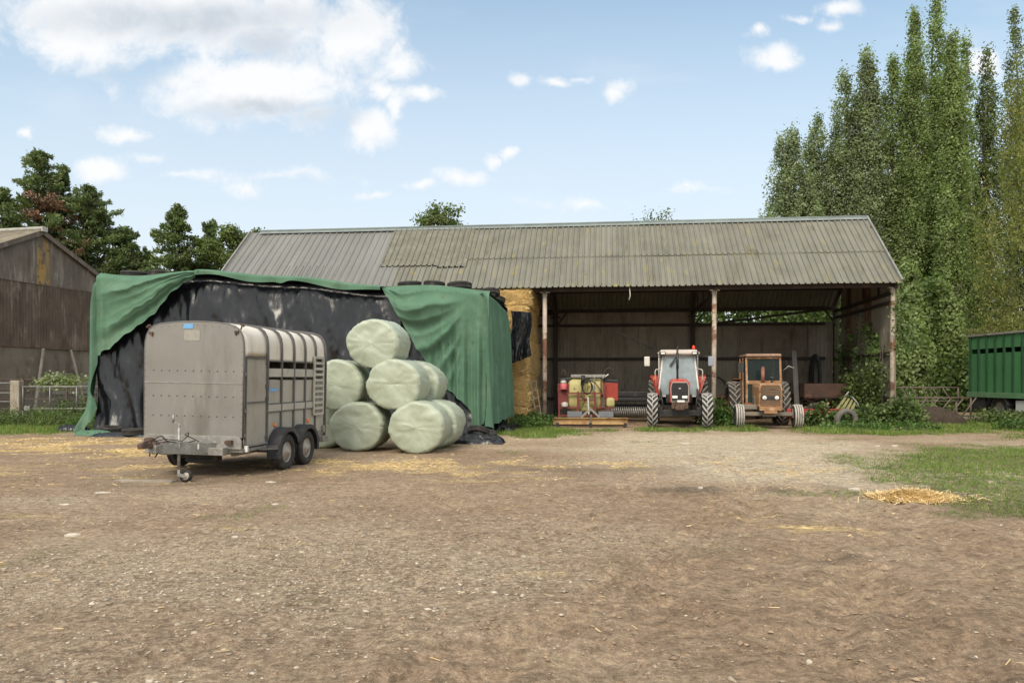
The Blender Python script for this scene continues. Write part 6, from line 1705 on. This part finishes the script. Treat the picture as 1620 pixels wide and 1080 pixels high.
def poplar(label, px, Y, top, rad, nleaf, lm, group, sparse=1.0, low=.5, spires=11, leaf=.132):
    x = (px - 810) / F * Y; h = H + (HY - top) / F * Y
    t = thing('poplar_tree', label, 'tree', (x, Y, 0), random.uniform(0, 6), group)
    mb = MB(); limbs(mb, (0, 0, -.2), (random.gauss(0, .15), random.gauss(0, .15), h * .93), .14 + h * .008, .02, .05, 9)
    sp = [(Vector((0, 0, low)), Vector((0, 0, h)), rad * .75)]
    for k in range(spires):
        a = 2 * PI * k / spires * 2.4 + random.uniform(-.4, .4); h0 = h * random.uniform(.02, .62) if k > 2 else h * random.uniform(.0, .1); rr_ = rad * random.uniform(.35, .78) * (1 - .55 * h0 / h)
        h1 = min(h * random.uniform(.80, .98), h0 + h * random.uniform(.28, .55))
        sp.append((Vector((math.cos(a) * rr_, math.sin(a) * rr_, h0 + low)), Vector((math.cos(a) * rr_ * .75, math.sin(a) * rr_ * .75, h1)), rad * random.uniform(.32, .52)))
        limbs(mb, (0, 0, max(.8, h0 - 1.5)), (math.cos(a) * rr_ * .75, math.sin(a) * rr_ * .75, h1 - .3), .07, .012, .2, 7)
    mb.build('trunk', m_bark, t)
    C = []
    lens = np.array([(b_ - a).length * r for a, b_, r in sp]); cnt = (lens / lens.sum() * nleaf * 2.7).astype(int)
    for (a, b_, r), c_ in zip(sp, cnt):
        ncl = max(10, c_ // 38)          # clumps of leaves along upswept twigs
        tt = rng.random(ncl) ** .9; ang = rng.uniform(0, 2 * PI, ncl)
        prof = np.minimum(1, tt * 4 + .55) * (1 - tt) ** .58 + .06
        rr_ = r * prof * np.sqrt(rng.uniform(.1, 1.25, ncl))
        cen = np.array(a)[None] * (1 - tt)[:, None] + np.array(b_)[None] * tt[:, None]
        cen = cen + np.stack([np.cos(ang) * rr_, np.sin(ang) * rr_, rng.normal(0, .12, ncl)], -1)
        m_ = max(1, int(c_ / ncl))
        up = rng.normal(size=(ncl, m_, 3)) * np.array([.15, .15, .30]) * (.75 + .5 * rng.random((ncl, 1, 1)))
        o_ = up * np.array([4., 4., 1.6]) + np.stack([np.cos(ang) * 1.0, np.sin(ang) * 1.0, .5 + 0 * ang], -1)[:, None, :]
        C.append(np.concatenate([(cen[:, None, :] + up).reshape(-1, 3), o_.reshape(-1, 3)], 1))
    C = np.concatenate(C); C = C[rng.random(len(C)) < sparse]
    C[:, 2] = np.maximum(C[:, 2], .15)
    quads('crown', leaf_quads(C[:, :3], leaf, .75, (0, 0, .2), C[:, 3:], .55), lm, t)
    return t


PG = 'poplars beyond the barn'
poplar('short grey green poplar at the outer end of the row, next to the ridge', 1254, 46, 212, 2.2, 15000, lf_pop2, PG)
poplar('grey green poplar second from the ridge end, broad and bushy', 1294, 47, 190, 2.1, 15000, lf_pop2, PG)
poplar('poplar with two twin tips just above the barn gable', 1334, 46, 112, 1.85, 18000, lf_pop2, PG)
poplar('poplar rising straight behind the barn gable top', 1372, 45, 82, 1.85, 19000, lf_pop2, PG)
poplar('mid green poplar filling in behind the two tallest', 1414, 45, 100, 1.6, 17000, lf_pop, PG)
poplar('second tallest poplar, its tip level with the tallest trunk', 1447, 44, 22, 1.4, 17000, lf_pop, PG)
poplar('tallest poplar of the row, reaching out of the picture', 1482, 45, -8, 1.45, 18000, lf_pop, PG)
poplar('bright green poplar on the near side of the tallest', 1506, 41, 58, 1.15, 18000, lf_pop, PG)
poplar('slender poplar between the bright green one and the dark thin one', 1527, 43, 72, 1.2, 11000, lf_pop, PG)
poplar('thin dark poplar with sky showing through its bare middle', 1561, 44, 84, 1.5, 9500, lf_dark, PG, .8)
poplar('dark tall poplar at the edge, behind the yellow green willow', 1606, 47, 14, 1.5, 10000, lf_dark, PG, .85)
poplar('low leafy poplar sapling at the barn corner', 1436, 36, 430, 1.1, 8000, lf_pop, PG, 1, .2, 6, .18)
poplar('leafy poplar sapling among the poplar trunks', 1490, 38, 455, 1.2, 8000, lf_pop, PG, 1, .2, 6, .18)

# weeping willow behind the lorry
wl = thing('willow_tree', 'yellow green weeping willow trailing down behind the green lorry', 'tree', (26.2, 37.5, 0))
mb = MB(); limbs(mb, (0, 0, -.2), (.2, 0, 14), .35, .05, .1, 9)
C = []
for k in range(230):
    z = random.uniform(3.5, 18.5); a = random.uniform(0, 2 * PI); f = (z / 18.5)
    rr_ = (2.0 + .9 * math.sin(f * PI)) * math.sqrt(random.uniform(.15, 1)) * (1 - max(0, f - .6) * 1.3)
    x, y = math.cos(a) * rr_, math.sin(a) * rr_
    L_ = random.uniform(1.2, 3.5); n = int(60 + L_ * 30)
    tt = rng.random(n); C.append(np.stack([x + rng.normal(0, .18, n) + .1 * tt, y + rng.normal(0, .18, n), z - tt * L_], -1))
for k in range(80):       # low skirt reaching out to the left of the lorry
    a = random.uniform(PI * .75, PI * 1.45); rr_ = random.uniform(1.2, 4.0); zt = 4.9 - .55 * (rr_ - 1.2) + random.gauss(0, .2)
    L_ = random.uniform(.9, 2.4); n = int(70 + L_ * 30); tt = rng.random(n)
    C.append(np.stack([math.cos(a) * (rr_ + .25 * tt) + rng.normal(0, .12, n), math.sin(a) * rr_ + rng.normal(0, .12, n), np.maximum(zt - tt * L_, .4)], -1))
    if k % 3 == 0: limbs(mb, (0, 0, 4), (math.cos(a) * rr_, math.sin(a) * rr_, zt), .05, .015, .1, 5)
C = np.concatenate(C)
mb.build('trunk', m_bark, wl); quads('crown', leaf_quads(C, .2, .28, (0, 0, -1.4)), lf_wil, wl)


def conifer(label, px, Y, top, R_, nbr, nl, group, brown=None, spread=1.0, lean=0):
    x = (px - 810) / F * Y; h = H + (HY - top) / F * Y
    t = thing('conifer_tree', label, 'tree', (x, Y, 0), 0, group)
    R_ *= 1.3; nl = int(nl * 1.5); nbr = int(nbr * 1.25)
    mb = MB(); limbs(mb, (0, 0, -.2), (lean, 0, h), .3, .02, .04, 9)
    C = []; S = []; bC = []
    for k in range(nbr):
        f = 1 - random.random() ** 1.4 * .9; z = h * f
        a = random.uniform(0, 2 * PI); L_ = R_ * ((1 - f) ** .75 * 1.15 + .05) * random.uniform(.5, 1.25)
        rise = random.uniform(.05, .55) * L_; droop = -.25 * L_
        n = max(20, int(nl / nbr * (L_ / R_) * 3.6)); s_ = rng.random(n) ** .75
        wv = rng.normal(0, .10 + .16 * (1 - s_) * min(L_, 2.2), n); ln = s_ * L_
        xx = math.cos(a) * ln - math.sin(a) * wv + lean * f; yy2 = math.sin(a) * ln + math.cos(a) * wv
        zz = z + rise * s_ * 1.3 + droop * s_ ** 2 + rng.normal(0, .10, n) - np.abs(wv) * .25
        P = np.stack([xx, yy2, zz], -1)
        AX = np.tile(np.array([math.cos(a), math.sin(a), .55]) * 1.6, (n, 1)); P = np.concatenate([P, AX], 1)
        if brown and brown[0] < f < brown[1] and abs(math.cos(a) - brown[2]) < .7 and random.random() < .6: bC.append(P)
        else: C.append(P)
        if L_ > .6: mb.tube([(lean * f, 0, z), (math.cos(a) * L_ * .5 + lean * f, math.sin(a) * L_ * .5, z + rise * .65 + droop * .25), (math.cos(a) * L_ * .95 + lean * f, math.sin(a) * L_ * .95, z + rise * 1.2 + droop * .9)], [.05, .03, .01], 4)
    mb.build('trunk', m_bark, t)
    C = np.concatenate(C); V = leaf_quads(C[:, :3], .26, .36, C[:, 3:])
    cr = quads('crown', V, lf_con, t)
    if bC: bb = quads('dead_foliage', leaf_quads(np.concatenate(bC)[:, :3], .24, .4), lf_brown, t); bb['label'] = 'reddish brown dead foliage'
    return t


CG = 'conifers behind the old shed'
conifer('tall conifer with a reddish brown dead patch behind the shed ridge', 62, 50, 243, 4.0, 170, 17000, CG, brown=(.5, .82, .45))
conifer('conifer at the picture edge, low over the shed roof', 5, 49, 300, 3.0, 90, 9000, CG)
conifer('second peak of the conifer group, narrow and thin', 98, 52, 262, 2.6, 90, 8000, CG)
conifer('broad bushy dark conifer sloping down from the shed gable', 142, 51, 297, 4.0, 190, 22000, CG)
conifer('lower dark conifer filling the dip before the lone one', 195, 52, 362, 3.4, 120, 14000, CG)
conifer('small dark conifer right above the end tyres', 232, 53, 395, 2.4, 80, 9000, CG)
conifer('lone spiky conifer with long open branches above the green cover', 282, 49, 326, 3.0, 95, 11000, CG)
conifer('shorter conifer leaning beside the lone spiky one', 322, 50, 350, 2.2, 75, 9000, CG, lean=.5)


def broadleaf(label, px, Y, top, R_, ncl, nl, lm, name='tree', group=None, cz=None, leaf=.22, sq=.85, trunk=True):
    x = (px - 810) / F * Y; h = H + (HY - top) / F * Y
    t = thing(name, label, 'tree', (x, Y, 0), 0, group)
    cz = cz or h - R_ * sq
    mb = MB(); limbs(mb, (0, 0, -.2), (0, 0, cz), .22, .1, .05, 6)
    C = []
    for k in range(ncl):
        d = np.array([random.gauss(0, 1), random.gauss(0, 1), random.gauss(.15, 1)]); d = d / np.linalg.norm(d); rr_ = R_ * random.uniform(.45, .98)
        c_ = np.array([0, 0, cz]) + d * np.array([rr_, rr_, rr_ * sq])
        limbs(mb, (0, 0, cz - R_ * .7), tuple(c_), .05, .012, .15, 5)
        n = nl // ncl; o_ = rng.normal(size=(n, 3)); C.append(np.concatenate([c_ + o_ * R_ * np.array([.16, .16, .12]), o_ * .7 + d + np.array([0, 0, .5])], 1))
    mb.build('trunk', m_bark, t)
    C = np.concatenate(C); quads('crown', leaf_quads(C[:, :3], leaf, .65, (0, 0, 0), C[:, 3:], .7), lm, t)
    return t


broadleaf('light green round tree behind the left end of the barn roof', 366, 48, 360, 1.7, 26, 5000, lf_dec, group='trees behind the barn roof', leaf=.2)
broadleaf('tiny light green treetop touching the left end of the barn ridge', 400, 52, 362, 1.0, 14, 1400, lf_dec, group='trees behind the barn roof', leaf=.18)
broadleaf('oak treetop showing above the middle of the barn ridge', 697, 55, 326, 1.9, 30, 3800, lf_dec, group='trees behind the barn roof', leaf=.22)
broadleaf('thin sparse treetop peeping over the ridge towards the poplars', 1040, 56, 331, 1.7, 24, 700, lf_dec, group='trees behind the barn roof', leaf=.18)


def bush(name, label, x, y, rx, ry, h, n, lm, leaf=.11, group=None, cat='bush', cl=30, z0=0.0, asp=.7):
    t = thing(name, label, cat, (x, y, 0), 0, group)
    mb = MB(); C = []
    ncl = max(6, n // cl)
    for k in range(ncl):
        a = random.uniform(0, 2 * PI); r_ = math.sqrt(random.random()); z = z0 + (h - z0) * random.random() ** .8 * (1 - .55 * r_ ** 2) * random.uniform(.75, 1.12)
        c_ = np.array([math.cos(a) * r_ * rx, math.sin(a) * r_ * ry, max(z, .04)])
        C.append(c_ + rng.normal(size=(cl, 3)) * np.array([.13, .13, .10]) * (.6 + h * .35))
        if k % 3 == 0: mb.tube([(c_[0] * .4, c_[1] * .4, 0), (c_[0] * .8, c_[1] * .8, c_[2] * .6), tuple(c_)], [.015, .01, .005], 4)
    C = np.concatenate(C); C[:, 2] = np.maximum(C[:, 2], .02)
    mb.build('stem', m_bark, t); quads('foliage', leaf_quads(C, leaf, asp, (0, 0, 0), (0, 0, 1.0)), lm, t)
    return t


BG = 'brambles and weeds at the barn end'
def bb(p, q): v = bw(p, q); return v.x, v.y
bush('bramble_bush', 'bramble mound with pale leaves in front of the wrecked hopper', *bb(9.4, -.6), .7, .6, .8, 1500, lf_bush, .14, BG)
bush('bramble_bush', 'big leaved bramble spilling round the pale standing tyre', *bb(10.3, -.8), .75, .5, .6, 1300, lf_bush, .16, BG)
bush('bramble_bush', 'bright bramble clump between the standing tyre and the corner post', *bb(11.1, -.7), .6, .6, .8, 1500, lf_bush, .13, BG)
bush('elder_bush', 'tall tangled bush growing up round the corner post of the barn', *bb(11.9, -.7), .65, .6, 1.05, 2300, lf_bush, .12, BG)
bush('elder_bush', 'dark bush inside the end bay under the gap in the wall', *bb(11.2, 1.0), .7, .8, 1.9, 2200, lf_hedge, .13, BG)
bush('nettle_clump', 'green nettle clump at the foot of the middle barn post', *bb(6.05, -.5), .55, .5, .85, 1500, lf_nettle, .11, BG)
bush('nettle_clump', 'low weeds at the foot of the straw by the first post', *bb(-.2, -.9), .75, .5, .5, 1500, lf_nettle, .09, BG)
bush('nettle_clump', 'low green weeds spreading in front of the straw bales', *bb(-.5, -2.0), .8, .7, .32, 1400, lf_nettle, .08, BG)
bush('nettle_clump', 'short weeds below the pale tyre and brambles', *bb(10.8, -2.0), 1.9, .6, .28, 2200, lf_nettle, .08, BG)
LG = 'weeds round the green lorry'
bush('weed_clump', 'tall weeds at the tail of the green lorry', 17.3, 27.2, .6, .8, .65, 1400, lf_bush, .10, LG)
bush('weed_clump', 'weeds growing in front of the lorry wheel', 17.3, 25.6, .6, .9, .5, 1500, lf_bush, .10, LG)
bush('weed_clump', 'low weeds at the picture edge beside the lorry', 16.5, 24.2, 1.1, .8, .4, 1700, lf_nettle, .09, LG)
bush('weed_clump', 'leafy weeds behind the steel barriers', 15.6, 31.5, 1.8, .8, 1.35, 3000, lf_bush, .13, LG)
bush('weed_clump', 'thick weeds behind the barriers near the barn corner', 14.0, 31.0, 1.2, .8, 1.5, 2400, lf_bush, .13, LG)
SG = 'rough growth along the gate by the shed'
bush('weed_clump', 'tall rough grass and weeds below the mesh gate', -16.4, 26.3, 1.6, .8, .8, 3600, lf_bush, .10, SG, asp=.3)
bush('weed_clump', 'dull green weeds under the timber gatepost', -18.0, 26.0, 1.3, .8, .65, 2600, lf_bush, .10, SG, asp=.3)
bush('weed_clump', 'weeds at the foot of the hanging green cover', -13.9, 25.2, .9, .7, .55, 2000, lf_nettle, .09, SG, asp=.35)
bush('elder_bush', 'pale leaved elder sprig behind the mesh gate', fx(88, 29.5), 29.8, .8, .5, 1.75, 600, leafmat('elder_leaves', (.13, .17, .07), (.27, .31, .16), (.42, .44, .30), trans=.3), .14, SG, z0=1.3)
bush('weed_clump', 'mixed weeds behind the wire mesh of the gate', -16.2, 29.6, 2.4, .9, 1.0, 3000, lf_bush, .11, SG)
# climber on the end wall
cp = thing('climbing_plant', 'dark creeper climbing over the broken end wall of the barn', 'climber', bw(11.8, 2.5), R(-BA))
C = []
for k in range(70):
    q_ = random.uniform(-2.4, 2.8); z = .3 + 3.6 * random.random() ** 1.3 * (1 - .13 * abs(q_))
    C.append(np.array([random.gauss(-.12, .10), q_, z]) + rng.normal(size=(24, 3)) * np.array([.1, .2, .22]))
for k in range(16): C.append(np.array([random.gauss(.35, .15), -2.75 + random.gauss(0, .15), random.uniform(2.6, 4.3)]) + rng.normal(size=(26, 3)) * np.array([.18, .15, .22]))
mb = MB()
for k in range(9): q_ = random.uniform(-2.4, 2.6); mb.tube([(-.1, q_, 0), (-.08, q_ + random.gauss(0, .2), 1.6), (-.08, q_ + random.gauss(0, .4), 3.4)], [.02, .015, .008], 5)
mb.build('stem', m_bark, cp); quads('foliage', leaf_quads(np.concatenate(C), .13, .7), lf_bush, cp)


def mass(name, label, x0, x1, y0, y1, h, n, lm, leaf, hv=.4, cat='hedge', z0=0, kind='stuff'):
    ncl = n // 30
    cx = rng.uniform(x0, x1, ncl); cy = rng.uniform(y0, y1, ncl)
    top = h * (1 - hv + 2 * hv * fbm(cx * .35, cy * .2, 555, 3))
    cz = z0 + rng.random(ncl) ** .85 * (top - z0)
    C = (np.stack([cx, cy, cz], -1)[:, None, :] + rng.normal(size=(ncl, 30, 3)) * .28).reshape(-1, 3)
    o = quads(name, leaf_quads(C, leaf, .7), lm); tag(o, label, cat, kind=kind)
mass('hedge', 'wall of sunlit leaves close behind the barn', 4, 21, 37.5, 39.5, 6.9, 34000, lf_bush, .22)
mass('thicket', 'dark mass of undergrowth below the poplars', 17, 42, 48, 52, 7.5, 30000, lf_hedge, .32)
mass('thicket', 'dark distant belt of trees behind the stack and shed', -42, -8, 58, 62, 7.5, 30000, lf_hedge, .36)
mass('hedge', 'leafy undergrowth at the foot of the poplars beside the barn', 16.5, 24.5, 36, 40, 3.2, 16000, lf_bush, .2)
